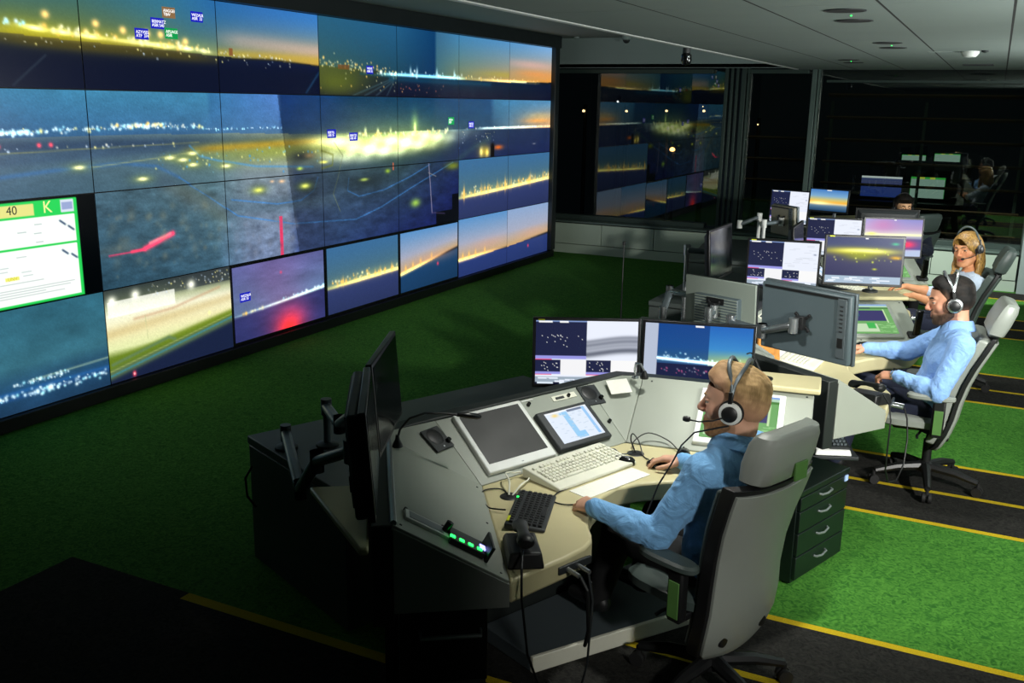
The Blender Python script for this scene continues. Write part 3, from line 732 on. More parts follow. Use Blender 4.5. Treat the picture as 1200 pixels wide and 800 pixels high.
mat('tag_white', (1., 1., 1.), .4, emit=1.); mat('tag_yellow', (.9, .95, .35), .4, emit=.9); mat('tag_ink', (.06, .08, .05), .4, emit=.3); mat('tag_ink_yellow', (.75, .72, .05), .4, emit=.8)
for r_ in range(4):
    for c in range(7):
        if r_ == 0: p = row0(c)
        elif (c, r_) == (0, 2): p = doc_panel()
        elif r_ in (1, 2) and not (r_ == 2 and c >= 5): p = row12(c, r_)
        else: p = rowx(c, r_)
        t = thing('display_panel', '%s, %s from left: %s' % (WROW[r_], WORD[c], WHAT[(c, r_)]), 'video wall screen',
                  (VX, VY0 + (c + .5) * VW, VZ - (r_ + .5) * VH), PI / 2, 'panels of the video wall')
        n = len(t['label'].split()); assert n <= 16, t['label']
        MB().box((0, .055, 0), (VW - .001, .1, VH - .001)).build('housing', 'video_black', t)
        gap = .055 if (r_ == 3 and c in (2, 3, 4)) else .009
        sc = screen('screen', p, VW - gap, VH - gap, t); sc.location = (0, 0, 0)
        if (c, r_) == (1, 0):
            for u_, v_, k, s in ((.62, .19, 'tag_brown', 'ANGGEI\nTBW'), (.84, .20, 'tag_blue', 'WEZALR\nASIR  33'), (.53, .31, 'tag_blue', 'BERMATZ\nASIR 540'), (.41, .43, 'tag_blue', 'AZYVSEL\nATP  374'), (.63, .40, 'tag_green', 'APLIAGE\nASIR')):
                flight_tag(t, u_, v_, .135, .082, k, s)
        if (c, r_) == (3, 0): flight_tag(t, .62, .64, .12, .082, 'tag_blue', 'WEIVE\nASR 35')
        if (c, r_) == (3, 1): flight_tag(t, .12, .50, .145, .085, 'tag_blue', 'BERTEL\nASR 35'); flight_tag(t, .39, .55, .145, .085, 'tag_blue', 'BRATZI\nASR 40')
        if (c, r_) == (4, 1): flight_tag(t, .86, .36, .14, .09, 'tag_green', 'APLIA\nASR')
        if (c, r_) == (5, 1): flight_tag(t, .23, .43, .14, .085, 'tag_blue', 'MATZE\nASR 33')
        if (c, r_) == (2, 3): flight_tag(t, .13, .42, .14, .085, 'tag_blue', 'WEZALR\nASR 33')
        if (c, r_) == (0, 2):
            RX = Matrix.Rotation(PI / 2, 4, 'X')
            text_mesh('lettering', '40', .085, 'tag_ink', t, Matrix.Translation(((.495 - .5) * VW, -.002, (.5 - .097) * VH)) @ RX)
            text_mesh('lettering', 'K', .12, 'tag_yellow', t, Matrix.Translation(((.70 - .5) * VW, -.002, (.5 - .095) * VH)) @ RX)
            text_mesh('lettering', 'UNV', .035, 'tag_ink_yellow', t, Matrix.Translation(((.46 - .5) * VW, -.002, (.5 - .72) * VH)) @ RX)
vb = thing('video_wall_frame', 'black frame, header and plinth around the giant video wall', 'frame', (VX, VY0, 0), PI / 2)
L_ = 7 * VW
MB().box((L_ / 2 - .2, .02, (VZ + ZH - .006) / 2 + .001), (L_ + .7, .22, ZH - VZ - .004)).build('header', 'video_frame', vb, bevel=.004)
MB().box((L_ / 2 - .2, .04, (VZ - 4 * VH) / 2 + .0), (L_ + .7, .18, VZ - 4 * VH - .003)).build('plinth', 'video_black', vb, bevel=.004)
MB().box((L_ + .075, .03, 1.66), (.145, .2, 3.1)).build('side_post', 'video_frame', vb, bevel=.01)
MB().box((L_ + .19, .1, 1.6), (.07, .16, 3.2)).build('side_post', 'void_black', vb, bevel=.004)
MB().box((L_ / 2 - .2, .26, 1.6), (L_ + .6, .28, 3.0)).build('backing', 'void_black', vb)
# ================================================================ CONSOLES
WN = Vector((-.85, .527, 0)).normalized()
WU = Vector((-.437, -.704, 0)).normalized()
WL = .8286; RUN, RISE = .386, .223
SLW = math.hypot(RUN, RISE)
def wing_pt(s, u, v, h=0.):
    """s=-1 left wing, +1 right wing; u along the wing, v up the slope, h off the surface"""
    uu = Vector((WU.x * -s, WU.y, 0)); nn = Vector((WN.x * -s, WN.y, 0))
    up = (nn * RUN + Vector((0, 0, RISE))).normalized()
    q = (nn * -RISE + Vector((0, 0, RUN))).normalized()
    return Vector((.435 * s, 0, .745)) + uu * u + up * v + q * h
def wing_M(s, u, v, h=0.):
    """local x across the display (seen by the user), y up the slope, z off the surface"""
    uu = Vector((WU.x * -s, WU.y, 0)); nn = Vector((WN.x * -s, WN.y, 0))
    up = (nn * RUN + Vector((0, 0, RISE))).normalized(); q = (nn * -RISE + Vector((0, 0, RUN))).normalized()
    x = up.cross(q)
    M = Matrix((x, up, q)).transposed().to_4x4(); M.translation = wing_pt(s, u, v, h); return M
CUP = Vector((0, .30, .21)).normalized(); CQ = Vector((0, -.21, .30)).normalized(); SLC = math.hypot(.30, .21)
def cen_M(u, v, h=0.):
    M = Matrix((Vector((1, 0, 0)), CUP, CQ)).transposed().to_4x4(); M.translation = Vector((u, 0, .745)) + CUP * v + CQ * h; return M
def plane_M(o, x, y):
    x = Vector(x).normalized(); y = Vector(y); y = (y - x * x.dot(y)).normalized(); z = x.cross(y)
    M = Matrix((x, y, z)).transposed().to_4x4(); M.translation = Vector(o); return M
def app_pic(kind):
    p = Pic(72, 56)
    if kind == 'touch':
        p.fill((.90, .94, 1.)); p.rect(.0, 0, 1, .05, (.97, .98, 1)); p.rect(.52, .03, .86, .10, (.45, .50, .60))
        p.rect(.38, .06, .50, .92, (.62, .82, .97)); p.rect(.40, .75, .62, .95, (.60, .82, .98)); p.rect(.86, .02, .93, .95, (.62, .80, .97))
        p.blob(.2, .12, .07, .05, (1., .85, .45), .9); g = np.random.default_rng(5)
        for k in range(60):
            u_, v_ = g.uniform(.03, .85), g.uniform(.12, .95); p.rect(u_, v_, u_ + .07, v_ + .012, (.80, .86, .92))
        p.blob(.34, .11, .03, .03, (.45, .75, .95), .8)
    elif kind == 'green':
        p.fill((.45, .68, .40)); p.rect(0, 0, 1, .05, (.55, .68, .90)); p.rect(.0, .05, 1, .10, (.72, .86, .74)); p.rect(.02, .10, .62, .16, (.20, .32, .30)); p.rect(.62, .10, 1, .16, (.30, .52, .24))
        p.rect(.03, .20, .86, .58, (.24, .23, .42)); p.rect(.05, .30, .34, .40, (.18, .36, .45)); p.rect(.86, .18, .90, .62, (.80, .92, .70))
        p.rect(.05, .66, .62, .94, (.78, .88, .72)); p.rect(.42, .62, .58, .82, (.28, .72, .34)); g = np.random.default_rng(6)
        for k in range(30):
            u_, v_ = g.uniform(.62, .95), g.uniform(.62, .95); p.rect(u_, v_, u_ + .08, v_ + .02, (.58, .80, .52))
    elif kind in ('radar', 'radar2'):
        p = Pic(128, 80); g = np.random.default_rng(8 if kind == 'radar' else 9)
        p.fill((.93, .95, 1.))
        p.rect(0, 0, .5, .555, (.12, .14, .27)); p.rect(0, .0, .5, .015, (.5, .6, .8)); p.rect(0, .555, .5, .60, (.60, .60, .90)); p.rect(0, .60, .16, .615, (.95, .35, .5))
        for a in (0., .50): p.rect(a, .62, a + .245, .82, (.12, .14, .27)); p.rect(a, .80, a + .245, .845, (.60, .60, .90)); p.rect(a, .845, a + .16, .858, (.95, .35, .5))
        p.rect(.25, .62, .5, .86, (.96, .96, .97)); p.rect(.745, .62, 1, .86, (.98, .98, .98)); p.rect(.03, .005, .16, .03, (1, 1, 1)); p.rect(.23, .005, .32, .03, (1, 1, 1))
        if kind == 'radar':
            for v_, w_, k_ in ((.30, .03, .45), (.36, .04, .55), (.42, .03, .35), (.50, .05, .7)): p.mix((.2, .22, .28), k_ * np.exp(-((p.v - v_ - .05 * np.sin(5 * p.u)) / w_) ** 2) * (p.u > .5) * (p.v < .6))
        else:
            for k in range(40):
                u_, v_ = g.uniform(.52, .95), g.uniform(.05, .55); p.rect(u_, v_, u_ + .1, v_ + .006, (.86, .88, .92))
            p.blob(.95, .25, .02, .015, (.4, .45, .55), .8)
        for k in range(38):
            u_, v_ = g.uniform(.05, .47), .22 + abs(g.normal()) * .08; p.rect(u_, v_, u_ + .006, v_ + .008, (1, 1, 1), .9)
        for a in (0., .5):
            for k in range(14): u_, v_ = a + g.uniform(.03, .22), g.uniform(.64, .78); p.rect(u_, v_, u_ + .008, v_ + .01, (1, 1, 1), .9)
        p.rect(0, .88, 1, .97, (.62, .68, .74))
        for k in range(18): u_ = g.uniform(0, .9); v_ = g.uniform(.88, .95); p.rect(u_, v_, u_ + .09, v_ + .02, (.92, .95, 1))
        p.rect(0, .965, .55, 1, (.08, .1, .2)); p.rect(.02, .97, .18, .995, (.9, .95, 1)); p.rect(.24, .97, .4, .995, (.9, .95, 1))
    elif kind == 'dusk':
        p = Pic(128, 80); p.grad([(0, (.12, .40, .74)), (.35, (.22, .54, .80)), (.58, (.60, .72, .50)), (.60, (.5, .6, .6))])
        p.mix((.04, .22, .48), .75 * (p.u < .60) * (p.v < .62)); p.mix((.95, .95, .45), .5 * np.exp(-((p.v - .55) / .10) ** 2 - ((p.u - .9) / .22) ** 2))
        p.rect(.12, .62, 1, .92, (.09, .12, .26)); p.rect(0, 0, .12, 1, (.72, .76, .84)); p.rect(.12, .90, 1, 1, (.72, .82, .92))
        p.addc((1.1, 1.15, 1.2), np.exp(-((p.v - (.53 + .07 * p.u)) / .022) ** 2) * (p.u > .12)); p.dots(90, lambda g: g.uniform(.13, 1), lambda g, u: .51 + .07 * u + g.normal() * .03, COOL, (.004, .01), (.4, 1), .6, 3)
        p.dots(26, lambda g: g.uniform(.14, .6), lambda g, u: g.uniform(.66, .78), [(.9, .4, .6), (.8, .8, .9)], (.004, .008), (.4, 1), .6, 4); p.dots(5, lambda g: g.uniform(.3, .6), lambda g, u: .88, [(1., .8, .3)], (.01, .016), (.6, 1), .6, 5)
        p.rect(.47, .005, .55, .03, (1, 1, 1))
    elif kind == 'apron':
        p = Pic(128, 80); p.grad([(0, (.22, .26, .44)), (.2, (.26, .30, .46)), (.35, (.25, .25, .40)), (.8, (.20, .20, .36))]); p.rect(0, .84, 1, 1, (.68, .76, .84))
        p.blob(.45, .30, .48, .08, (.95, .9, .1), 1.); p.blob(.5, .29, .30, .045, (1.2, 1.2, .8), 1.); p.blob(.45, .40, .22, .10, (.65, .68, .1), .8)
        p.dots(22, lambda g: g.uniform(.05, .95), lambda g, u: g.uniform(.22, .55), [(1., 1., .5), (.9, .95, .3)], (.006, .014), (.4, 1), .6, 5); p.blob(.92, .42, .08, .04, (1., .75, .1), .9)
        p.blob(.65, .68, .03, .02, (.9, .95, .2), .9); p.blob(.9, .12, .05, .03, (.2, .9, .6), .8); p.rect(.5, .01, .54, .03, (1, 1, 1))
        g = np.random.default_rng(3)
        for k in range(16): u_, v_ = g.uniform(.02, .85), g.uniform(.86, .96); p.rect(u_, v_, u_ + .1, v_ + .02, (.93, .96, 1))
    elif kind == 'red':
        p = Pic(128, 80); p.grad([(0, (.55, .55, .82)), (.25, (.72, .62, .80)), (.40, (.90, .88, .85)), (.5, (.65, .66, .75)), (.55, (.34, .32, .55)), (.8, (.32, .32, .60)), (.84, (.74, .80, .92)), (1, (.74, .80, .92))])
        p.blob(.3, .15, .25, .2, (.80, .45, .70), .7); p.blob(.75, .68, .16, .10, (1.15, .2, .4), .95); p.mix((1.1, 1.1, .8), .9 * np.exp(-((p.v - .42) / .025) ** 2)); p.blob(.12, .40, .08, .04, (1.1, 1.1, .4), .8)
        p.rect(.5, .01, .54, .03, (1, 1, 1))
    elif kind == 'gold':
        p = Pic(128, 80); p.grad([(0, (.28, .50, .78)), (.3, (.50, .68, .82)), (.48, (.85, .78, .45)), (.60, (1.0, .72, .25)), (.66, (.95, .85, .6)), (.75, (.40, .52, .62)), (1, (.12, .26, .40))], p.v + .10 * (.5 - p.u) * 0)
        p.blob(.25, .64, .28, .08, (1.2, 1.1, .75), .9); p.rect(.44, .01, .56, .05, (1, 1, 1))
    elif kind == 'navy':
        p = Pic(96, 60); p.grad([(0, (.26, .34, .56)), (.3, (.32, .34, .52)), (.45, (.20, .27, .55)), (1, (.14, .24, .56))]); p.rect(0, 0, 1, .09, (.95, .98, 1.)); p.rect(.39, .68, .41, .95, (.05, .08, .2))
        p.blob(.6, .5, .02, .02, (.8, .9, 1), .6)
    elif kind == 'list':
        p = Pic(96, 60); p.fill((.60, .72, .68)); p.rect(0, 0, 1, .1, (.25, .72, .30)); p.rect(.25, .0, .4, .1, (.80, .85, .3)); p.rect(.55, 0, .7, .1, (.80, .85, .3)); p.rect(0, 0, .02, 1, (.1, .5, .2)); p.rect(.98, 0, 1, 1, (.1, .5, .2))
    return p
LAY = {}
def console(c, label, left_ledge, detail):
    t = thing('control_desk', label, 'control desk', (CON[c][0], CON[c][1], 0), con_rz(c), 'wrap-around control desks')
    half = [(-.872, -.704), (-.60, -.690), (-.49, -.675), (-.43, -.648), (-.39, -.605), (-.36, -.56), (-.30, -.495), (-.22, -.44), (-.11, -.385), (0, -.36)]
    out = [(-.435, .01)] + half + [(-x, y) for x, y in half[::-1][1:]] + [(.435, .01)]
    MB().prism(out, .655, .742).build('worktop', 'cream_top', t, bevel=.012, seg=3)
    # sloping instrument panels
    MB().slab([(-.437, 0, .745), (.437, 0, .745), (.46, .30, .955), (-.46, .30, .955)], .02).build('instrument_panel', 'light_panel', t, bevel=.003)
    for s in (-1, 1):
        q = [wing_pt(s, 0.002, 0), wing_pt(s, WL, 0), wing_pt(s, WL, SLW), wing_pt(s, .002, SLW)]
        MB().slab(q[::-1] if s < 0 else q, .02).build('instrument_panel', 'light_panel', t, bevel=.003)
        P3 = wing_pt(s, 0, SLW)
        cq = [Vector((.437 * s, 0, .7449)), P3, Vector((.70 * s, .292, .962)), Vector((.461 * s, .30, .955))]
        MB().slab(cq[::-1] if s < 0 else cq, .02).build('corner_panel', 'light_panel', t, bevel=.002)
        a = wing_pt(s, WL, 0); b = wing_pt(s, WL, SLW)
        off = Vector((WU.x * -s, WU.y, 0)) * .003
        e = MB().solid([Vector((a.x, a.y, .648)) + off, Vector((a.x, a.y, a.z - .012)) + off, b - Vector((0, 0, .012)) + off, Vector((b.x, b.y, .648)) + off],
                       [Vector((a.x, a.y, .648)) - off * 5, Vector((a.x, a.y, a.z - .012)) - off * 5, b - Vector((0, 0, .012)) - off * 5, Vector((b.x, b.y, .648)) - off * 5])
        e.build('end_panel', 'light_panel' if c > 1 else 'grey_panel', t, bevel=.002)
        if c == 1 and s < 0:
            st = MB().tube([wing_pt(s, WL - .006, SLW - .0, .004), wing_pt(s, .03, SLW, .004)], .011, 8).build('edge_trim', 'alu', t)
        # screws along the end
        for (u_, v_) in ((WL - .03, .03), (WL - .03, SLW - .03), (.05, .03), (.4, .03), (.05, SLW - .03)):
            MB().lathe([(.0005, .003), (.005, .002), (.005, -.002), (.0005, -.002)], n=8).build('screw', 'charcoal', t).matrix_local = wing_M(s, u_, v_)
    inn = [wing_pt(-1, WL, SLW), wing_pt(-1, 0, SLW), Vector((-.70, .292, 0)), Vector((-.46, .30, 0)), Vector((.46, .30, 0)), Vector((.70, .292, 0)), wing_pt(1, 0, SLW), wing_pt(1, WL, SLW)]
    nl, nr = WN, Vector((-WN.x, WN.y, 0))
    D_ = .07
    outp = [inn[0] + nl * D_, inn[1] + nl * D_ + Vector((.0, .0, 0)), Vector((-.73, .292 + D_, 0)), Vector((-.46, .30 + D_, 0)), Vector((.46, .30 + D_, 0)), Vector((.73, .292 + D_, 0)), inn[6] + nr * D_, inn[7] + nr * D_]
    MB().prism([(p.x, p.y) for p in inn] + [(p.x, p.y) for p in outp[::-1]], .60, .966).build('back_panel', 'dark_panel', t, bevel=.006)
    MB().box((0, .19, .31), (.86, .30, .60)).build('pedestal', 'dark_panel', t)
    for s in (-1, 1):
        p0 = wing_pt(s, .30, .05); p1 = wing_pt(s, .30, SLW)
        m_ = (p0 + p1) / 2
        MB().box((m_.x, m_.y, .31), (.04, .40, .62), Matrix.Rotation(math.atan2(-(p1 - p0).x, (p1 - p0).y), 4, 'Z')).build('support', 'dark_panel', t)
    if c == 1: MB().prism([(-.40, -.285), (.55, -.465), (.55, .03), (-.40, .03)], .002, .07).build('footrest', 'steel_grey', t, bevel=.004)
    if c == 1: MB().prism([(-.40, -.307), (.55, -.487), (.55, -.467), (-.40, -.287)], .0, .075).build('footrest_edge', 'cream_plastic', t, bevel=.004)
    for s in ((-1, 1) if left_ledge else (1,)):
        a0, a1 = wing_pt(s, .42 if c == 1 else .02, SLW - .05, 0), wing_pt(s, WL + .03, SLW - .05)
        nn = Vector((WN.x * -s, WN.y, 0))
        w = .25
        poly = [(p.x, p.y) for p in (a0, a1, a1 + nn * w, a0 + nn * w)]
        lz = 0 if s > 0 else -.075
        if s < 0:
            b0 = Vector((.435 * s, 0, 0)); uu = Vector((WU.x * -s, WU.y, 0))
            poly = [tuple((b0 + uu * a_ + nn * n_)[:2]) for a_, n_ in ((.37, .465), (.90, .465), (.90, .495), (.37, .68))]
        MB().prism(poly, .972 + lz, .999 + lz).build('ledge', 'cream_top', t, bevel=.008)
    # embedded displays
    b = MB().box((0, 0, .006), (.384, .325, .030)).build('display', 'white_plastic', t, bevel=.006); b.matrix_local = cen_M(-.188, .195)
    g = MB().box((0, .012, .0215), (.335, .262, .002)).build('screen', 'dead_screen_grey', b)
    MB().box((0, -.148, .022), (.012, .004, .001)).build('badge', 'alu', b)
    b = MB().box((0, 0, .010), (.332, .222, .034)).build('display', 'charcoal', t, bevel=.008); b.matrix_local = cen_M(.196, .15)
    sc = screen('screen', app_pic('touch'), .262, .176, b); sc.matrix_local = Matrix.Translation((0.005, .004, .0285)) @ Matrix.Rotation(-PI / 2, 4, 'X')
    b = MB().box((0, 0, .006), (.40, .355, .030)).build('display', 'white_plastic' if c == 1 else 'grey_panel', t, bevel=.006); b.matrix_local = wing_M(1, .505, .215)
    sc = screen('screen', app_pic('green'), .345, .30, b); sc.matrix_local = Matrix.Translation((0, .006, .0225)) @ Matrix.Rotation(-PI / 2, 4, 'X')
    def speaker(M):
        b = MB().box((0, 0, .002), (.118, .118, .008)).build('speaker', 'charcoal', t, bevel=.002); b.matrix_local = M
        MB().lathe([(.001, .0095), (.036, .0095), (.042, .007), (.042, .004), (.001, .004)], (-.006, .012, 0), 24).build('speaker_mesh', 'black_plastic', b)
        MB().lathe([(.001, .022), (.010, .021), (.012, .006), (.001, .006)], (.042, -.028, 0), 12).build('knob', 'black_gloss', b)
        MB().lathe([(.001, .009), (.004, .008), (.004, .006), (.001, .006)], (.0, -.044, 0), 8).build('switch', 'silver', b)
    ap, pa, pb = Vector((-.437, 0, .745)), wing_pt(-1, 0, SLW), Vector((-.461, .30, .955))
    nrm = (pb - ap).cross(pa - ap).normalized()
    ctr = Vector((-.522, .205, 0)); ctr.z = ap.z - (nrm.x * (ctr.x - ap.x) + nrm.y * (ctr.y - ap.y)) / nrm.z
    speaker(plane_M(ctr + nrm * .006, pb - pa, (pa + pb) / 2 - ap))
    speaker(cen_M(.433, .298, .002) @ Matrix.Rotation(R(-4), 4, 'Z'))
    for (u_, v_, k) in ((.30, .325, 'knob'), (.05, .33, 'knob'), (.425, .13, 'knob')):
        MB().lathe([(.001, .018), (.008, .017), (.010, .0), (.001, .0)], n=10).build(k, 'black_gloss', t).matrix_local = cen_M(u_, v_)
    MB().box((0, 0, .004), (.05, .012, .008)).build('switch', 'charcoal', t).matrix_local = cen_M(.245, .325)
    MB().box((0, 0, .002), (.15, .03, .004)).build('label_strip', 'cream_plastic', t).matrix_local = cen_M(.275, .327)
    MB().box((0, 0, .002), (.07, .006, .003)).build('label_strip', 'white_plastic', t).matrix_local = cen_M(.06, .355)
    if c == 1:
        # communications unit let into the end of the left wing
        MB().box((0, 0, .006), (.07, .17, .012)).build('module_plate', 'white_plastic', t, bevel=.002).matrix_local = wing_M(-1, .705, .315)
        MB().box((0, 0, .012), (.05, .13, .003)).build('module_label', 'alu', t).matrix_local = wing_M(-1, .705, .32)
        MB().box((0, 0, .010), (.10, .135, .022)).build('module', 'charcoal', t, bevel=.003).matrix_local = wing_M(-1, .712, .165)
        for k in range(4):
            MB().box((0, 0, .022), (.014, .018, .006)).build('indicator', 'green_led', t).matrix_local = wing_M(-1, .742, .225 - k * .035)
        MB().box((0, 0, .022), (.03, .02, .006)).build('indicator', 'violet_led', t).matrix_local = wing_M(-1, .715, .105)
        MB().box((0, 0, .03), (.13, .012, .06)).build('module_handle', 'black_plastic', t, bevel=.003).matrix_local = wing_M(-1, .712, .088)
        MB().lathe([(.001, .05), (.013, .048), (.016, .0), (.001, .0)], n=12).build('knob', 'black_gloss', t).matrix_local = wing_M(-1, .70, .245)
        for v_ in (.395, .25): MB().lathe([(.001, .012), (.006, .011), (.006, 0), (.001, 0)], n=8).build('screw', 'black_plastic', t).matrix_local = wing_M(-1, .66, v_)
        # drawer under the left wing end with a bar handle
        a = wing_pt(-1, .75, .06); b_ = wing_pt(-1, .75, SLW)
        m_ = (a + b_) / 2; rot = Matrix.Rotation(math.atan2(-(b_ - a).x, (b_ - a).y), 4, 'Z')
        dr = MB().box((m_.x, m_.y, .50), (.10, .30, .28), rot).build('drawer', 'black_plastic', t, bevel=.004)
        d_ = Vector((WU.x, WU.y, 0)) * .09
        h0, h1 = wing_pt(-1, .75, .11), wing_pt(-1, .75, SLW - .1)
        MB().tube([Vector((h0.x, h0.y, .555)) + d_ * .4, Vector((h0.x, h0.y, .555)) + d_, Vector((h1.x, h1.y, .555)) + d_, Vector((h1.x, h1.y, .555)) + d_ * .4], .008, 8).build('handle', 'alu', dr)
    else:
        hd = MB(); M = wing_M(1, .79, .13)
        hd.box((0, 0, 0), (.05, .02, .02), None)
        MB().box((0, -.06, .012), (.10, .06, .022)).build('handset_rest', 'black_plastic', t, bevel=.006).matrix_local = M
        MB().box((.0, -.035, .10), (.05, .022, .19), Matrix.Rotation(R(-22), 4, 'X')).build('upright_handset', 'black_gloss', t, bevel=.009).matrix_local = M
    # jack sockets in the front edge beside the operator
    for s in ((-1,) if c != 1 else (-1,)):
        MB().box((-.56 , -.694, .70), (.16, .012, .03)).build('jack_strip', 'charcoal', t, bevel=.003)
        for k in range(2):
            MB().cyl((-.60 + k * .05, -.695, .70), (-.60 + k * .05, -.76, .695), .009, 10).build('jack_plug', 'silver', t)
    MB().lathe([(.001, .745), (.036, .746), (.04, .743), (.04, .74), (.001, .74)], (-.414, -.154, 0), 20).build('cable_grommet', 'black_plastic', t)
    MB().lathe([(.001, .745), (.036, .746), (.04, .743), (.04, .74), (.001, .74)], (.364, -.129, 0), 20).build('cable_grommet', 'black_plastic', t)
    LAY[c] = t
    return t
console(1, 'nearest control desk, where the blond operator sits with his back to us', True, 2)
console(2, 'second control desk, where the bearded man in blue shirt sits', False, 1)
console(3, 'third control desk, where the blonde woman sits', False, 1)
console(4, 'farthest control desk, next to the dark windows', False, 1)
CABL = {1: 'low dark equipment cabinet behind the nearest control desk', 2: 'low dark equipment cabinet behind the bearded man\'s desk',
        3: 'low dark equipment cabinet behind the blonde woman\'s desk', 4: 'low dark equipment cabinet behind the farthest desk'}
for c in (1, 2, 3, 4):
    t = thing('equipment_cabinet', CABL[c], 'cabinet', cw(c, 0.08, .92, 0), con_rz(c), 'low cabinets behind the desks')
    MB().box((0, 0, .305), (1.82, .94, .61)).build('body', 'cabinet_dark', t, bevel=.004)
    MB().box((0, 0, .638), (1.83, .95, .042)).build('top', 'cabinet_dark', t, bevel=.005)
    MB().box((-.4, .474, .3), (.76, .014, .54)).build('door', 'cabinet_dark', t, bevel=.004)
    MB().box((.4, .474, .3), (.76, .014, .54)).build('door', 'cabinet_dark', t, bevel=.004)
    if c == 1: MB().tube([(-.93, .40, .52), (-.96, .42, .46), (-.955, .42, .36), (-.92, .40, .30)], .006, 6).build('cable', 'black_plastic', t)

# ================================================================ MONITORS
def monitor(name, label, x, y, ztop, az, w, h, front, back='bezel_black', tilt=4., style='slim', rear='monitor_back', group='desktop monitors', cat='monitor', extra=None):
    """az: direction the screen faces (degrees); ztop: height of its top edge"""
    t = thing(name, label, cat, (x, y, ztop - h), R(az + 90), group)
    T = Matrix.Rotation(R(-tilt), 4, 'X')
    def put(o, M=Matrix()): o.matrix_local = Matrix.Translation((0, 0, h / 2)) @ T @ M @ Matrix.Translation((0, 0, 0)); return o
    fr = MB(); bz = .016
    fr.box((0, .012, 0), (w, .024, h)); put(fr.build('bezel', back, t, bevel=.004))
    if front is None:
        put(MB().box((0, -.001, .002), (w - 2 * bz, .002, h - 2.2 * bz)).build('screen', 'dead_screen', t))
    else:
        put(screen('screen', front, w - 2 * bz, h - 2.2 * bz, t), Matrix.Translation((0, -.0012, .002)))
    if style == 'slim':
        put(MB().loft([[Vector((sx * (w / 2 - .012), .024, sz * (h / 2 - .012))) for sx, sz in ((-1, -1), (1, -1), (1, 1), (-1, 1))],
                       [Vector((sx * (w / 2 - .05), .055, sz * (h / 2 - .05))) for sx, sz in ((-1, -1), (1, -1), (1, 1), (-1, 1))]]).build('housing', rear, t, bevel=.006))
    elif style == 'ribbed':
        put(MB().box((0, .030, 0), (w, .014, h)).build('back_plate', 'monitor_pale', t, bevel=.004))
        hb = MB().box((.0, .055, -.035), (w * .62, .05, h * .62)); hs = put(hb.build('housing', rear, t, bevel=.006))
        for k in range(12): put(MB().box((0, .0815, -.035 + h * .29 - k * h * .05), (w * .60, .004, .008)).build('cooling_rib', 'monitor_pale', t))
        put(MB().box((-.0, .084, h * .14), (.13, .006, .04)).build('port_recess', 'black_plastic', t))
    elif style == 'ports':
        put(MB().box((0, .042, 0), (w - .016, .036, h - .016)).build('housing', rear, t, bevel=.010))
        put(MB().box((-w / 2 + .055, .0625, .01), (.05, .006, h * .82)).build('port_strip', 'steel_grey', t, bevel=.002))
        put(MB().box((-w / 2 + .055, .067, -h * .17), (.028, .006, .05)).build('port_recess', 'black_plastic', t))
        for k in range(7): put(MB().box((-w / 2 + .055, .066, h * .33 - k * .022), (.018, .003, .008)).build('port', 'charcoal', t))
        put(MB().box((0, .062, h * .43), (w - .06, .006, .012)).build('vent_slot', 'black_plastic', t))
    return t
def vesa(t, h, off=.075, metal='silver', arm=.16, side=0):
    """bracket of the mount fixed to the back of a monitor"""
    o = MB()
    for a in (45, 135, 225, 315):
        o.box((.035 * math.cos(R(a)), off, h / 2 + .035 * math.sin(R(a))), (.06, .012, .016), Matrix.Rotation(R(-a), 4, 'Y'))
    o.box((0, off + .015, h / 2), (.05, .03, .07)); o.build('mount_bracket', 'black_plastic', t, bevel=.002)
def arm(label, pole, z0, z1, pts, group='monitor arms', m='silver'):
    t = thing('monitor_arm', label, 'monitor arm', (pole[0], pole[1], z0), 0, group)
    P = Vector((pole[0], pole[1], z0))
    MB().lathe([(.001, 0), (.055, 0), (.055, .012), (.03, .02), (.001, .02)], n=20).build('base', 'charcoal', t)
    MB().cyl((0, 0, .0), (0, 0, z1 - z0), .018, 14).build('pole', m, t)
    q = [Vector(p) - P for p in pts]
    for k, (a, b) in enumerate(zip(q[:-1], q[1:])):
        d = (b - a); L = d.length; X = d.normalized(); Y = Vector((0, 0, 1)).cross(X).normalized(); Z = X.cross(Y)
        M = Matrix((X, Y, Z)).transposed().to_4x4(); M.translation = (a + b) / 2
        o = MB().box((0, 0, 0), (L, .048, .04)); o = o.build('arm_segment', m if k % 2 else 'steel_grey', t, bevel=.016, seg=3); o.matrix_local = M
        for e in (a, b): MB().cyl(e - Vector((0, 0, .04)), e + Vector((0, 0, .04)), .026, 14).build('joint', m, t)
    return t
RAD, RAD2 = app_pic('radar'), app_pic('radar2')
def ports_tag(t, h, w):
    MB().box((-w / 2 + .045, -.002, h - .010), (.035, .002, .008)).build('sticker', 'yellow_sticker', t)
    MB().box((-w / 2 + .012, -.002, .010), (.012, .002, .008)).build('power_lamp', 'blue_led', t)
m = monitor('desktop_monitor', 'left of the two lit monitors behind the blond operator\'s desk', -1.827, 4.625, 1.199, -63.8, .575, .38, RAD); ports_tag(m, .38, .575)
m = monitor('desktop_monitor', 'dusk skyline monitor directly behind the blond operator\'s head', -1.28, 4.831, 1.197, -76, .590, .38, app_pic('dusk')); ports_tag(m, .0, 9)
monitor('desktop_monitor', 'dark screened monitor at left of the nearest desk, facing right', -1.956, 2.925, 1.405, 24., .52, .35, None, rear='charcoal')
monitor('desktop_monitor', 'black monitor seen edge-on at far left of nearest desk', -1.655, 2.385, 1.43, 33., .50, .345, None, style='ports', rear='charcoal')
m = monitor('desktop_monitor', 'white radar list monitor left of the apron monitor at second desk', -1.277, 7.01, 1.378, -80.8, .515, .36, RAD2); ports_tag(m, .36, .515)
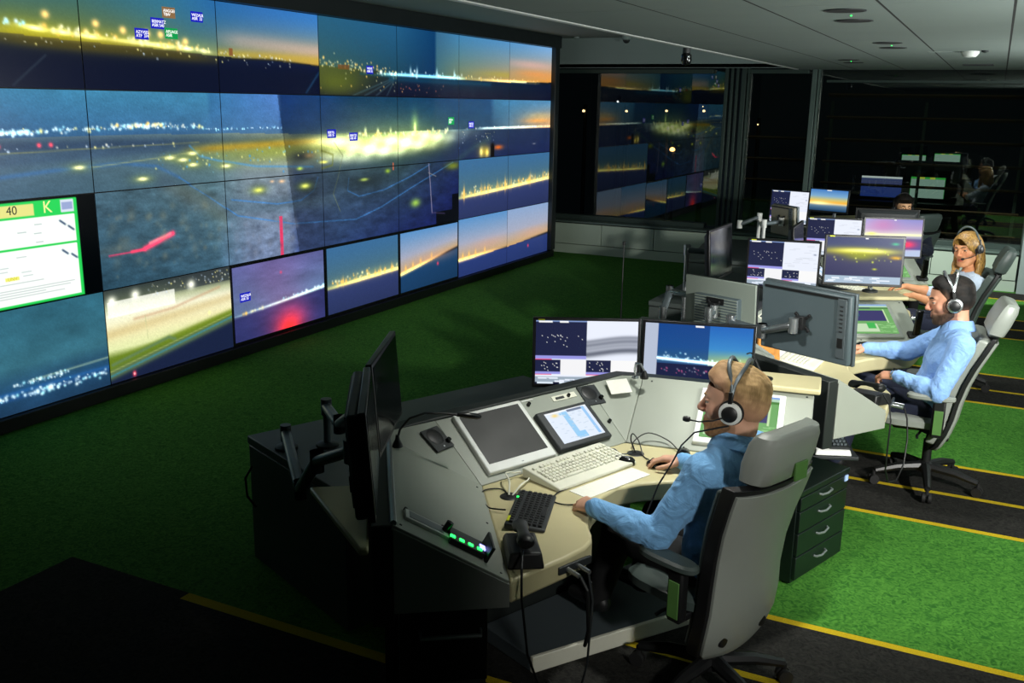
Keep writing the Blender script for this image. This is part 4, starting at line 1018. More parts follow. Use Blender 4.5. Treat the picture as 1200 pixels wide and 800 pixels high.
m = monitor('desktop_monitor', 'monitor showing glowing yellow apron, beside the bearded man', -.745, 7.171, 1.43, -72, .55, .36, app_pic('apron')); ports_tag(m, .36, .55)
a_ = monitor('desktop_monitor', 'grey monitor with ribbed back, turned away, behind dusk skyline monitor', -1.452, 6.02, 1.235, 70., .53, .36, None, style='ribbed', rear='monitor_back'); vesa(a_, .36, .10)
b_ = monitor('desktop_monitor', 'large dark monitor turned away, port strip down its back', -.773, 5.167, 1.396, 65., .56, .385, None, style='ports', rear='monitor_back', back='steel_grey'); vesa(b_, .385, .075)
m = monitor('desktop_monitor', 'white radar list monitor at the blonde woman\'s desk', -1.218, 9.038, 1.345, -81.7, .49, .36, RAD2); ports_tag(m, .36, .49)
m = monitor('desktop_monitor', 'monitor with pink sky and red glow beside the blonde woman', -.728, 9.169, 1.364, -69.2, .525, .36, app_pic('red'))
monitor('desktop_monitor', 'dark monitor turned sideways between second and third desks, edge toward us', -1.74, 7.06, 1.437, -2., .58, .39, None, rear='charcoal')
monitor('desktop_monitor', 'small dark bluish monitor slice left of the woman\'s radar monitor', -1.409, 8.399, 1.344, 2., .56, .36, None)
monitor('desktop_monitor', 'farthest radar monitor, half hidden by a beige monitor back', -2.082, 11.519, 1.369, -103., .48, .40, RAD2)
monitor('desktop_monitor', 'farthest monitor showing a golden sunset sky', -1.63, 11.41, 1.416, -105, .47, .27, app_pic('gold'))
c_ = monitor('desktop_monitor', 'small beige backed monitor turned away at the farthest desk', -1.761, 9.698, 1.371, 48., .38, .30, None, rear='monitor_beige', style='ports', back='steel_grey'); vesa(c_, .30, .07)
d_ = monitor('desktop_monitor', 'black monitor turned away just below the farthest man\'s face', -.925, 10.63, 1.306, 103., .62, .34, None, style='slim', rear='charcoal'); vesa(d_, .34, .07)
MB().box((-.24, .026, .325), (.03, .004, .012)).build('sticker', 'white_plastic', d_)  # white speck on the monitor's back, made as a small plate
# monitor arms
arm('post behind the black monitor below the farthest man\'s face', (-.85, 10.40), .0, 1.15, [(-.85, 10.40, 1.13), (-.90, 10.53, 1.13)])
arm('grey jointed monitor arm at the far left of nearest desk', (-2.75, 3.576), .66, .90, [(-2.75, 3.576, .86), (-2.47, 3.30, .90), (-2.15, 3.0, 1.10), (-2.04, 2.96, 1.2)], m='steel_grey')
arm('lower grey monitor arm reaching to the edge-on black monitor', (-2.90, 3.45), .66, .76, [(-2.90, 3.45, .74), (-2.40, 2.93, .74), (-2.08, 2.64, 1.02), (-1.78, 2.44, 1.18)], m='steel_grey')
arm('silver jointed monitor arm left of the ribbed back monitor', (-1.86, 6.06), .66, .98, [(-1.86, 6.06, .96), (-1.86, 6.2, 1.08), (-1.62, 6.12, 1.08)])
arm('silver post holding the ribbed back monitor', (-1.494, 5.845), .66, 1.06, [(-1.494, 5.845, 1.03), (-1.475, 5.90, 1.04)])
arm('silver monitor arm holding the large dark turned away monitor', (-1.235, 5.335), .966, 1.13, [(-1.235, 5.335, 1.11), (-1.02, 5.16, 1.12), (-.84, 5.06, 1.19)])
arm('pale monitor arm holding the small beige backed monitor', (-1.93, 9.45), .66, 1.22, [(-1.93, 9.45, 1.20), (-1.80, 9.62, 1.21)], m='white_plastic')
arm('white tipped lever arm left of the small beige monitor', (-2.02, 9.65), .66, 1.25, [(-2.02, 9.65, 1.24), (-2.2, 9.60, 1.16)], m='white_plastic')
arm('post behind the left lit monitor at nearest desk', (-1.90, 4.86), .66, 1.06, [(-1.90, 4.86, 1.04), (-1.86, 4.73, 1.04)])
arm('post behind the dusk skyline monitor', (-1.33, 5.07), .0, 1.06, [(-1.33, 5.07, 1.04), (-1.30, 4.94, 1.04)])
arm('silver post behind the second desk\'s radar list monitor', (-1.27, 7.2), .0, 1.2, [(-1.27, 7.2, 1.19), (-1.27, 7.09, 1.19)])
arm('post behind the glowing yellow apron monitor', (-.70, 7.36), 1.0, 1.26, [(-.70, 7.36, 1.25), (-.72, 7.25, 1.25)])
arm('post behind the woman\'s white radar list monitor', (-1.2, 9.22), .865, 1.18, [(-1.2, 9.22, 1.17), (-1.21, 9.12, 1.17)])
arm('post behind the pink sky monitor', (-.66, 9.36), .75, 1.2, [(-.66, 9.36, 1.18), (-.70, 9.25, 1.18)])
arm('post behind the sideways dark monitor', (-2.0, 7.06), .66, 1.27, [(-2.0, 7.06, 1.24), (-1.82, 7.06, 1.24)])
arm('post behind the small dark bluish monitor', (-1.62, 8.4), .66, 1.18, [(-1.62, 8.4, 1.16), (-1.49, 8.4, 1.16)])
arm('post behind the farthest radar monitor', (-2.04, 11.72), .66, 1.2, [(-2.04, 11.72, 1.18), (-2.06, 11.60, 1.18)])
arm('post behind the golden sunset monitor', (-1.58, 11.62), .66, 1.3, [(-1.58, 11.62, 1.28), (-1.61, 11.49, 1.28)])
an = MB().tube([(-2.35, 6.62, .66), (-2.35, 6.62, 1.33)], [.006, .003], 6)
an.lathe([(.001, .0), (.012, .004), (.012, .03), (.001, .034)], (-2.35, 6.62, 1.30), 8)
tag(an.build('antenna_rod', 'black_plastic'), 'thin dark antenna rod standing behind the silver jointed arm', 'antenna')
# ================================================================ SMOOTH BODIES
class Vol:
    """signed distance field on a grid; its zero surface becomes one continuous mesh"""
    def __init__(s, lo, hi, h):
        s.lo = np.array(lo, float); s.h = h
        n = np.ceil((np.array(hi) - s.lo) / h).astype(int) + 1
        s.ax = [s.lo[i] + h * np.arange(n[i]) for i in range(3)]
        s.d = np.full(n, .3, np.float32)
    def region(s, lo, hi):
        sl = []
        for i in range(3):
            a = int(np.floor((lo[i] - s.lo[i]) / s.h)); b = int(np.ceil((hi[i] - s.lo[i]) / s.h)) + 1
            sl.append(slice(max(0, a), max(0, min(len(s.ax[i]), b))))
        P = np.stack(np.meshgrid(*[s.ax[i][sl[i]] for i in range(3)], indexing='ij'), -1)
        return tuple(sl), P
    def op(s, fn, lo, hi, k, mode='add'):
        pad = max(k, .0) + 3 * s.h + .012
        sl, P = s.region(np.array(lo) - pad, np.array(hi) + pad)
        if P.size == 0: return
        v = fn(P); d = s.d[sl]
        if mode == 'add':
            if k > 0:
                hh = np.maximum(k - np.abs(d - v), 0) / k; s.d[sl] = np.minimum(d, v) - hh * hh * k * .25
            else: s.d[sl] = np.minimum(d, v)
        else:
            v = -v
            if k > 0:
                hh = np.maximum(k - np.abs(d - v), 0) / k; s.d[sl] = np.maximum(d, v) + hh * hh * k * .25
            else: s.d[sl] = np.maximum(d, v)
    def cone(s, a, b, r1, r2, k=.02, mode='add', M=None, sc=(1, 1, 1)):
        """tapered capsule; M: frame (4x4) the points are given in; sc: squash of its axes"""
        a, b = np.array(a, float), np.array(b, float)
        if M is None and sc == (1, 1, 1):
            ba = b - a; L = ba @ ba + 1e-12
            def fn(P):
                t = np.clip(((P - a) @ ba) / L, 0, 1)
                return np.linalg.norm(P - a - t[..., None] * ba, axis=-1) - (r1 + t * (r2 - r1))
            r = max(r1, r2); s.op(fn, np.minimum(a, b) - r, np.maximum(a, b) + r, k, mode); return
        Mi, Rm = inv(M); S = np.array(sc, float)
        a2, b2 = a / S, b / S; ba = b2 - a2; L = ba @ ba + 1e-12
        def fn(P):
            q = (P @ Mi[:3, :3].T + Mi[:3, 3]) / S
            t = np.clip(((q - a2) @ ba) / L, 0, 1)
            return (np.linalg.norm(q - a2 - t[..., None] * ba, axis=-1) - (r1 + t * (r2 - r1))) * S.min() * msc(M)
        W = [Rm[:3, :3] @ p + Rm[:3, 3] for p in (a, b)]; r = max(r1, r2) * S.max() * msc(M)
        s.op(fn, np.minimum(*W) - r, np.maximum(*W) + r, k, mode)
    def ell(s, c, r, k=.02, mode='add', M=None, rot=None):
        c, r = np.array(c, float), np.array(r, float)
        Mi, Rm = inv(M); Q = np.eye(3) if rot is None else np.array(rot.to_3x3()).T
        def fn(P):
            q = (P @ Mi[:3, :3].T + Mi[:3, 3] - c) @ Q.T
            k0 = np.linalg.norm(q / r, axis=-1); k1 = np.linalg.norm(q / (r * r), axis=-1) + 1e-9
            return k0 * (k0 - 1) / k1 * msc(M)
        W = Rm[:3, :3] @ c + Rm[:3, 3]; rr = r.max() * msc(M); s.op(fn, W - rr, W + rr, k, mode)
    def mesh(s):
        d = s.d; neg = d < 0
        n = d.shape
        c = np.zeros((n[0] - 1, n[1] - 1, n[2] - 1), np.int8)
        for i in (0, 1):
            for j in (0, 1):
                for k in (0, 1): c += neg[i:n[0] - 1 + i, j:n[1] - 1 + j, k:n[2] - 1 + k]
        act = (c > 0) & (c < 8); I = np.argwhere(act)
        idx = np.full(act.shape, -1, np.int32); idx[act] = np.arange(len(I))
        corners = np.array([(i, j, k) for i in (0, 1) for j in (0, 1) for k in (0, 1)])
        val = np.stack([d[I[:, 0] + a, I[:, 1] + b, I[:, 2] + e] for a, b, e in corners], 1)
        acc = np.zeros((len(I), 3)); cnt = np.zeros(len(I))
        for p in range(8):
            for q in range(p + 1, 8):
                if np.abs(corners[p] - corners[q]).sum() != 1: continue
                cr = (val[:, p] < 0) != (val[:, q] < 0)
                t = val[:, p] / (val[:, p] - val[:, q] + 1e-12)
                pt = corners[p] + t[:, None] * (corners[q] - corners[p])
                acc[cr] += pt[cr]; cnt[cr] += 1
        V = s.lo + s.h * (I + acc / cnt[:, None])
        F = []
        for ax in range(3):
            o1, o2 = [(1, 2), (2, 0), (0, 1)][ax]
            sl0 = [slice(None)] * 3; sl1 = [slice(None)] * 3
            sl0[ax] = slice(0, -1); sl1[ax] = slice(1, None)
            ch = neg[tuple(sl0)] != neg[tuple(sl1)]
            E = np.argwhere(ch)
            E = E[(E[:, o1] > 0) & (E[:, o2] > 0) & (E[:, o1] < n[o1] - 1) & (E[:, o2] < n[o2] - 1)]
            d1, d2 = np.zeros(3, int), np.zeros(3, int); d1[o1] = 1; d2[o2] = 1
            g = lambda X: idx[X[:, 0], X[:, 1], X[:, 2]]
            q = np.stack([g(E), g(E - d1), g(E - d1 - d2), g(E - d2)], 1)
            s0 = neg[E[:, 0], E[:, 1], E[:, 2]]
            q[~s0] = q[~s0][:, ::-1]; F.append(q)
        return V, np.concatenate(F)
def inv(M):
    if M is None: return np.eye(4), np.eye(4)
    return np.array(M.inverted()), np.array(M)
def msc(M): return 1. if M is None else M.col[0].length
def sdf_obj(name, vol, m, parent, col=None, smooth=1):
    V, F = vol.mesh()
    me = bpy.data.meshes.new(name)
    me.vertices.add(len(V)); me.vertices.foreach_set('co', V.astype(np.float32).ravel())
    me.loops.add(F.size); me.loops.foreach_set('vertex_index', F.astype(np.int32).ravel())
    me.polygons.add(len(F)); me.polygons.foreach_set('loop_start', np.arange(len(F)) * 4)
    me.update(calc_edges=True)
    if col is not None:
        C = lin(np.clip(col(V), 0, 1)); at = me.color_attributes.new('Col', 'FLOAT_COLOR', 'POINT')
        at.data.foreach_set('color', np.concatenate([C, np.ones((len(C), 1))], 1).astype(np.float32).ravel())
    o = finish(name, me, m, parent, angle=180)
    if smooth:
        d = o.modifiers.new('smooth', 'SMOOTH'); d.iterations = smooth; d.factor = .5
    return o
def frame(o, fwd, up=(0, 0, 1)):
    """right handed frame: y forward, z up, x to its right"""
    y = Vector(fwd).normalized(); z = Vector(up); z = (z - y * y.dot(z)).normalized(); x = y.cross(z)
    M = Matrix((x, y, z)).transposed().to_4x4(); M.translation = Vector(o); return M

def add_hand(v, wrist, fdir, normal, side, curl, k=.006, size=1., thumb_curl=.5, spread=.10):
    """wrist point, direction of the fingers, normal of the back of the hand, side -1 left +1 right; curl per joint in degrees"""
    f = Vector(fdir).normalized(); n = Vector(normal); n = (n - f * f.dot(n)).normalized(); x = f.cross(n)   # x: to the right seen from the back
    if True: pass
    W = Vector(wrist); S = size
    T = -side    # thumb side along x: right hand (back up): thumb on the left
    P = lambda a, b, c: W + x * a * S + f * b * S + n * c * S
    v.cone(P(.012 * T, .004, 0), P(.022 * T, .078, .002), .019 * S, .013 * S, .012)
    v.cone(P(0, .0, 0), P(.004 * T, .082, .003), .021 * S, .0135 * S, .012)
    v.cone(P(-.010 * T, .0, 0), P(-.015 * T, .078, .002), .020 * S, .013 * S, .012)
    v.cone(P(-.016 * T, .006, -.001), P(-.031 * T, .070, -.002), .017 * S, .012 * S, .012)
    base = [(.026, .088, .0, .040, .024, .019, .0092), (.007, .093, .002, .045, .028, .021, .0095), (-.013, .089, .001, .041, .025, .020, .0090), (-.031, .079, -.003, .032, .020, .018, .0080)]
    for i, (bx, by, bz, l1, l2, l3, r_) in enumerate(base):
        a = P(bx * T, by - .006, bz); d = (f + x * spread * T * (1.2 - i * .8)).normalized(); ax = d.cross(n).normalized()
        ang = 0
        cs = curl[i] if isinstance(curl[0], (list, tuple)) else curl
        rr = [r_ * 1.08, r_, r_ * .92, r_ * .78]
        for j, L_ in enumerate((l1, l2, l3)):
            ang -= cs[j]
            dd = Matrix.Rotation(R(ang), 3, ax) @ d
            b = a + dd * L_ * S
            v.cone(a, b, rr[j] * S, rr[j + 1] * S, k if j == 0 else .003); a = b
    # thumb from the side of the palm near its base
    a = P(.020 * T, .018, -.006); d1 = (f * .62 + x * T * .75 - n * .30).normalized()
    b = a + d1 * .040 * S; v.cone(a, b, .0155 * S, .0125 * S, .010)
    d2 = (f * (.90) + x * T * (.42 - .5 * thumb_curl) - n * .28).normalized(); c = b + d2 * .032 * S; v.cone(b, c, .0118 * S, .0105 * S, .004)
    d3 = (f * (.92) + x * T * (.15 - .6 * thumb_curl) - n * .30).normalized(); v.cone(c, c + d3 * .026 * S, .0105 * S, .0085 * S, .003)

def add_head(v, M, female=False, jaw=1.):
    """M: frame of the head, y to the face, origin at its middle"""
    e, c = v.ell, v.cone
    e((0, -.014, .036), (.0745, .0955, .086), .0, M=M)
    e((0, -.045, .010), (.066, .064, .068), .03, M=M)
    e((0, .030, -.020), (.0605, .062, .086), .03, M=M)
    e((0, .020, .045), (.066, .068, .058), .03, M=M)
    for s in (-1, 1):
        c((s * .056 * jaw, -.004, -.052), (s * .030 * jaw, .062, -.098), .018, .016, .03, M=M)
        e((s * .040, .060, -.022), (.026, .022, .024), .02, M=M)
        e((s * .033, .098, .004), (.0175, .018, .0115), .014, 'sub', M=M)
        c((s * .012, .090, .024), (s * .044, .074, .026), .0085, .0075, .014, M=M)
    e((0, .070, -.100), (.026 * jaw, .022, .020), .024, M=M)
    c((0, .088, .018), (0, .112 - .004 * female, -.026), .0085, .0120 - .002 * female, .012, M=M)
    e((0, .110, -.030), (.0115, .012, .010), .006, M=M)
    for s in (-1, 1): e((s * .0115, .101, -.033), (.0085, .0105, .0075), .005, M=M)
    e((0, .080, -.064), (.030, .018, .022), .016, M=M)
    c((-.020, .088, -.0585), (.020, .088, -.0585), .0062, .0062, .006, M=M); e((0, .0945, -.0575), (.014, .0062, .0055), .004, M=M)
    c((-.017, .089, -.0705), (.017, .089, -.0705), .0075, .0075, .006, M=M); e((0, .094, -.071), (.013, .006, .006), .004, M=M)
    c((-.022, .0985, -.0642), (.022, .0985, -.0642), .0022, .0022, .003, 'sub', M=M)
    for s in (-1, 1):
        rot = Matrix.Rotation(R(-12 * s), 4, 'Z') @ Matrix.Rotation(R(12), 4, 'X')
        e((s * .074, -.010, -.010), (.0105, .021, .033), .006, M=M, rot=rot)
        e((s * .082, -.006, -.006), (.006, .0115, .019), .004, 'sub', M=M, rot=rot)
        # lids around the eye
        e((s * .0325, .0815, .0095), (.0165, .0115, .0052), .004, M=M); e((s * .0325, .0810, -.0045), (.0155, .0105, .0042), .004, M=M)

def fwd_of(X): return Vector(np.cross((0, 0, 1), X))
def eyes(t, M, name='eye', iris='iris', gaze=(0, 1, 0)):
    for s in (-1, 1):
        o = MB().lathe([(.0005, -.0118), (.0066, -.0098), (.0104, -.0056), (.0118, 0), (.0104, .0056), (.0066, .0098), (.0005, .0118)], n=16).build(name, 'eye_white', t)
        o.matrix_local = M @ Matrix.Translation((s * .0325, .0785, .0025))
        i = MB().lathe([(.0005, .0126), (.0045, .0121), (.0060, .0106), (.0050, .009), (.0005, .009)], n=14).build('iris', iris, o)
        g = Vector(gaze).normalized(); i.matrix_local = g.to_track_quat('Z', 'X').to_matrix().to_4x4()

def skin_color(M, tone, lips, cheek, stubble=None, sa=0.):
    Mi = np.array(M.inverted()); tone = np.array(tone); lips = np.array(lips); cheek = np.array(cheek)
    def fn(V):
        q = V @ Mi[:3, :3].T + Mi[:3, 3]
        g = np.sin(V @ np.array([61., 47, 53])) * np.sin(V @ np.array([37., -71, 43]))
        C = np.repeat(tone[None], len(V), 0) * (1 + .02 * g)[:, None]
        def mx(c, a): return C * (1 - np.clip(a, 0, 1))[:, None] + np.array(c) * np.clip(a, 0, 1)[:, None]
        face = (q[:, 1] > .02) & (np.abs(q[:, 2]) < .16) & (np.abs(q[:, 0]) < .09)
        C = mx(cheek, .45 * np.exp(-((np.abs(q[:, 0]) - .045) / .02) ** 2 - ((q[:, 2] + .03) / .025) ** 2) * face)
        C = mx(cheek, .5 * np.exp(-(q[:, 0] / .018) ** 2 - ((q[:, 2] + .028) / .016) ** 2) * (q[:, 1] > .09))
        if stubble is not None:
            b = (1 / (1 + np.exp((q[:, 2] + .045 + .25 * np.clip(np.abs(q[:, 0]) - .03, 0, 1) * -1.2) / .006))) * (q[:, 2] > -.135) * (q[:, 1] > -.02)
            C = mx(stubble, sa * b)
        C = mx(lips, .85 * np.exp(-(q[:, 0] / .021) ** 4 - ((q[:, 2] + .0645) / .0105) ** 4) * (q[:, 1] > .085))
        return C
    return fn
def wrinkles(amp, f=1., seed=0):
    g = np.random.default_rng(seed); K = g.normal(size=(5, 3)) * 26 * f; ph = g.uniform(0, 6, 5)
    def fn(P):
        w = np.zeros(P.shape[:-1])
        for k, p_ in zip(K, ph): w += np.abs(np.sin(P @ k + p_ + 1.4 * np.sin(P @ (k[[1, 2, 0]] * .37))))
        return amp * (w / 5 - .55)
    return fn

def person(label, loc, rz, J, head_M, tone, lips, cheek, hair, shirt, trousers, sleeve=1., stubble=None, sa=0., female=False, h=.0045, hands=None, collar=True, hairfn=None, cut_low=None, extra=None, gaze=(0, 1, 0), fold=.010):
    """J: joints in the seat's frame (x right, y forward, z up)"""
    t = thing('person', label, 'person', loc, rz)
    V3 = lambda k: np.array(J[k], float)
    allp = np.array([V3(k) for k in J]); lo = allp.min(0) - .17; hi = allp.max(0) + .17; hi[2] += .06
    b = Vol(lo, hi, h)
    sh = (V3('Ls') + V3('Rs')) / 2
    M = head_M
    add_head(b, M, female)
    nk = np.array(M @ Vector((0, -.030, -.075)))
    nw = .052 if female else .060
    b.cone(nk, V3('neck'), nw, nw + .008, .03)
    X = (V3('Rs') - V3('Ls')); X /= np.linalg.norm(X)
    # torso
    def torso(v, g, k=.05):
        w = 1.0 if not female else .90
        TM = frame(V3('chest'), np.cross((0, 0, 1), X)); TM = Matrix(TM)
        ax = Vector(V3('neck') - V3('pelvis')).normalized()
        fw = Vector(np.cross((0, 0, 1), X)); TM = frame(V3('chest'), fw - ax * fw.dot(ax), ax)
        Mi = TM.inverted(); L = lambda p: np.array(Mi @ Vector(p))
        pe, be, ch, ne = L(V3('pelvis')), L(V3('belly')), L(V3('chest')), L(V3('neck'))
        v.cone(pe, be, (.112 + g), (.110 + g), k, M=TM, sc=(1.55 * w, 1.08, 1.0))
        v.cone(be, ch, (.110 + g), (.120 + g), k, M=TM, sc=(1.52 * w, 1.04, 1.0))
        v.cone(ch, ne - np.array([0, 0, .075]), (.120 + g), (.084 + g), k, M=TM, sc=(1.52 * w, 1.04, 1.0))
        if female:
            for s in (-1, 1): v.ell(ch + np.array([s * .075, .085, -.0]), (.068 + g, .062 + g, .068 + g), .03, M=TM)
        for s_ in ('L', 'R'):
            S_ = V3(s_ + 's'); v.cone(S_, V3('neck') - np.array([0, 0, .02]) + (S_ - V3('neck')) * .12, .058 * w + g, .05 + g, .04)
    def arms(v, g, upto=1., k=.03, side='LR'):
        f = .86 if female else 1.
        for s_ in side:
            S_, E_, W_ = V3(s_ + 's'), V3(s_ + 'e'), V3(s_ + 'w')
            v.cone(S_, E_, .061 * f + g * 1.3, .047 * f + g * 1.3, k)
            if upto > .55:
                En = E_ + (W_ - E_) * min(1., (upto - .55) / .45)
                mid = E_ + (En - E_) * .35
                v.cone(E_, mid, .046 * f + g, .045 * f + g, k); v.cone(mid, En, .045 * f + g, .030 * f + g, k)
    torso(b, 0); arms(b, 0)
    def legs(v, g, k=.03):
        for s_ in 'LR':
            v.cone(V3(s_ + 'h'), V3(s_ + 'k'), .088 + g, .062 + g, k); v.cone(V3(s_ + 'k'), V3(s_ + 'a'), .060 + g, .042 + g, k)
    legs(b, 0)
    for s_, hd in (hands or {}).items():
        add_hand(b, V3(s_ + 'w'), hd['dir'], hd['n'], -1 if s_ == 'L' else 1, hd['curl'], size=.90 if female else 1.0, thumb_curl=hd.get('thumb', .5), spread=hd.get('spread', .1))
    sdf_obj('body', b, 'skin', t, skin_color(M, tone, lips, cheek, stubble, sa), smooth=0)
    eyes(t, M, gaze=gaze)
    # shirt
    c = Vol(lo, hi, h); torso(c, .010); arms(c, .0085, sleeve)
    wf = wrinkles(fold, 1., 3)
    sl, P = c.region(lo, hi); c.d += wf(P).astype(np.float32) * (np.abs(c.d) < .08)
    # open at the neck, waist and cuffs
    n0 = V3('neck'); d_ = (nk - n0) / np.linalg.norm(nk - n0)
    c.cone(n0 + d_ * (.012 if collar else -.02), n0 + d_ * .13, nw + .008, nw + .012, .004, 'sub')
    zc = V3('pelvis')[2] - .07
    sl, P = c.region(lo, hi); c.d = np.maximum(c.d, (zc - P[..., 2] + .012 * np.sin(P[..., 0] * 40)).astype(np.float32))
    o = sdf_obj('shirt', c, shirt, t, smooth=2)
    if collar:
        CM = frame(n0, fwd_of(X), Vector(nk - n0)); rings = []
        for k in range(41):
            a = R(-90 + 13 + 334 * k / 40) + PI; fr_ = max(0, math.cos(a + PI / 2)) 
            a = R(90 + 13 + 334 * k / 40); q_ = max(0., math.sin(a)) ** 3
            rings.append([(rr * math.cos(a), rr * math.sin(a) * 1.06, zz - .012 * q_ - (.022 * q_ if i in (4, 5) else 0)) for i, (rr, zz) in enumerate(((nw + .009, -.02), (nw + .008, .040), (nw + .013, .050), (nw + .021, .042), (nw + .040, -.004), (nw + .036, -.012), (nw + .016, .030)))])
        o = MB().loft(rings).build('collar', shirt, t); o.matrix_local = CM
    if sleeve >= 1:
        for s_ in 'LR':
            W_, E_ = Vector(V3(s_ + 'w')), Vector(V3(s_ + 'e')); d2 = (W_ - E_).normalized()
            cm = MB().tube([W_ - d2 * .055, W_ - d2 * .05, W_ - d2 * .004, W_ + d2 * .001, W_ - d2 * .002, W_ - d2 * .03], [.040, .0415, .0390, .0375, .0335, .034], 24, close=False).build('cuff', shirt, t)
    c = Vol(lo, hi, h * 1.4); legs(c, .012); c.cone(V3('pelvis') - np.array(X) * .07 - (0, 0, .03), V3('pelvis') + np.array(X) * .07 - (0, 0, .03), .122, .122, .05)
    sl, P = c.region(lo, hi); kf = V3('Lk') + V3('Rk') - V3('Lh') - V3('Rh'); kf[2] = 0; kf /= np.linalg.norm(kf)
    c.d = np.maximum(c.d, np.minimum(P[..., 2] - (V3('pelvis')[2] + .115), .13 - (P - V3('pelvis')) @ kf).astype(np.float32)); c.d += wrinkles(.008, .8, 5)(P).astype(np.float32) * (np.abs(c.d) < .05)
    sdf_obj('trousers', c, trousers, t, smooth=1)
    for s_ in 'LR':
        A_ = V3(s_ + 'a'); f_ = V3(s_ + 't') - A_ if s_ + 't' in J else np.array([0, .16, 0.])
        c = Vol(A_ - .22, A_ + .25, .006); fd = f_ / np.linalg.norm(f_)
        c.cone(A_ - (0, 0, .03) - fd * .03, A_ - (0, 0, .045) + fd * .15, .036, .030, .02); c.cone(A_, A_ - (0, 0, .03), .048, .042, .02)
        sl, P = c.region(A_ - .22, A_ + .25); c.d = np.maximum(c.d, (A_[2] - .122 - P[..., 2]).astype(np.float32))
        sdf_obj('shoe', c, 'black_plastic', t, smooth=1)
    # hair
    if hairfn:
        hm, hf = hair
        Mi = np.array(M.inverted()); ctr = np.array(M.translation)
        ext = .36 if female else .19
        v = Vol(ctr - ext, ctr + ext, .0034)
        sl, P = v.region(ctr - ext, ctr + ext)
        q = P @ Mi[:3, :3].T + Mi[:3, 3]
        v.d = hairfn(q).astype(np.float32)
        # keep away from the grid border
        for ax_ in range(3):
            for e_ in (0, -1):
                ss = [slice(None)] * 3; ss[ax_] = e_; v.d[tuple(ss)] = .1
        if isinstance(hm, str): sdf_obj('hair', v, hm, t, smooth=1)
        else: sdf_obj('hair', v, 'hair_tones', t, hm(M), smooth=1)
        if hf: hf(t, M)
    if extra: extra(t, M)
    return t
def smin(a, b, k):
    h_ = np.maximum(k - np.abs(a - b), 0) / k; return np.minimum(a, b) - h_ * h_ * k * .25
def smax(a, b, k): return -smin(-a, -b, k)
def ellq(q, c, r):
    p = q - np.array(c); k0 = np.linalg.norm(p / r, axis=-1); k1 = np.linalg.norm(p / (np.array(r) ** 2), axis=-1) + 1e-9
    return k0 * (k0 - 1) / k1
def skull(q, g):
    d = ellq(q, (0, -.014, .036), np.array([.0745, .0955, .086]) + g)
    d = smin(d, ellq(q, (0, -.045, .010), np.array([.066, .064, .068]) + g), .03)
    return smin(d, ellq(q, (0, .020, .045), np.array([.066, .068, .058]) + g), .03)
def strand_noise(q, amp, f=1., seed=1):
    g = np.random.default_rng(seed); w = np.zeros(q.shape[:-1])
    for _ in range(6):
        k = g.normal(size=3) * np.array([190, 60, 60]) * f; w += np.sin(q @ k + g.uniform(0, 6) + 2 * np.sin(q @ (k[[2, 0, 1]] * .3)))
    return amp * w / 6
def hair_mat(name, c1, c2, rough=.45):
    m = bpy.data.materials.new(name); m.use_nodes = True; nt = m.node_tree; b = nt.nodes['Principled BSDF']
    tc = nt.nodes.new('ShaderNodeTexCoord'); mp = nt.nodes.new('ShaderNodeMapping'); mp.inputs['Scale'].default_value = (160, 160, 22)
    n = nt.nodes.new('ShaderNodeTexNoise'); n.inputs['Scale'].default_value = 1.; n.inputs['Detail'].default_value = 4
    nt.links.new(tc.outputs['Object'], mp.inputs[0]); nt.links.new(mp.outputs[0], n.inputs['Vector'])
    mx = nt.nodes.new('ShaderNodeMix'); mx.data_type = 'RGBA'; mx.inputs[6].default_value = (*rgb(c1), 1); mx.inputs[7].default_value = (*rgb(c2), 1)
    rp = nt.nodes.new('ShaderNodeMapRange'); rp.inputs[1].default_value = .35; rp.inputs[2].default_value = .65
    nt.links.new(n.outputs['Fac'], rp.inputs[0]); nt.links.new(rp.outputs[0], mx.inputs[0]); nt.links.new(mx.outputs[2], b.inputs['Base Color'])
    bp = nt.nodes.new('ShaderNodeBump'); bp.inputs['Strength'].default_value = .7; bp.inputs['Distance'].default_value = .004
    nt.links.new(n.outputs['Fac'], bp.inputs['Height']); nt.links.new(bp.outputs[0], b.inputs['Normal'])
    b.inputs['Roughness'].default_value = rough; MATS[name] = m
hair_mat('hair_blond_short', '7a5a34', 'b08a55', .6)
hair_mat('hair_black', '0d0b0a', '221c18', .45)
hair_mat('hair_brown_dark', '14100d', '2c221b', .5)
hair_mat('hair_blonde_long', '4e3616', 'b98e48', .45)
hair_mat('hair_beard_ginger', '6a4a28', '96703f', .7)
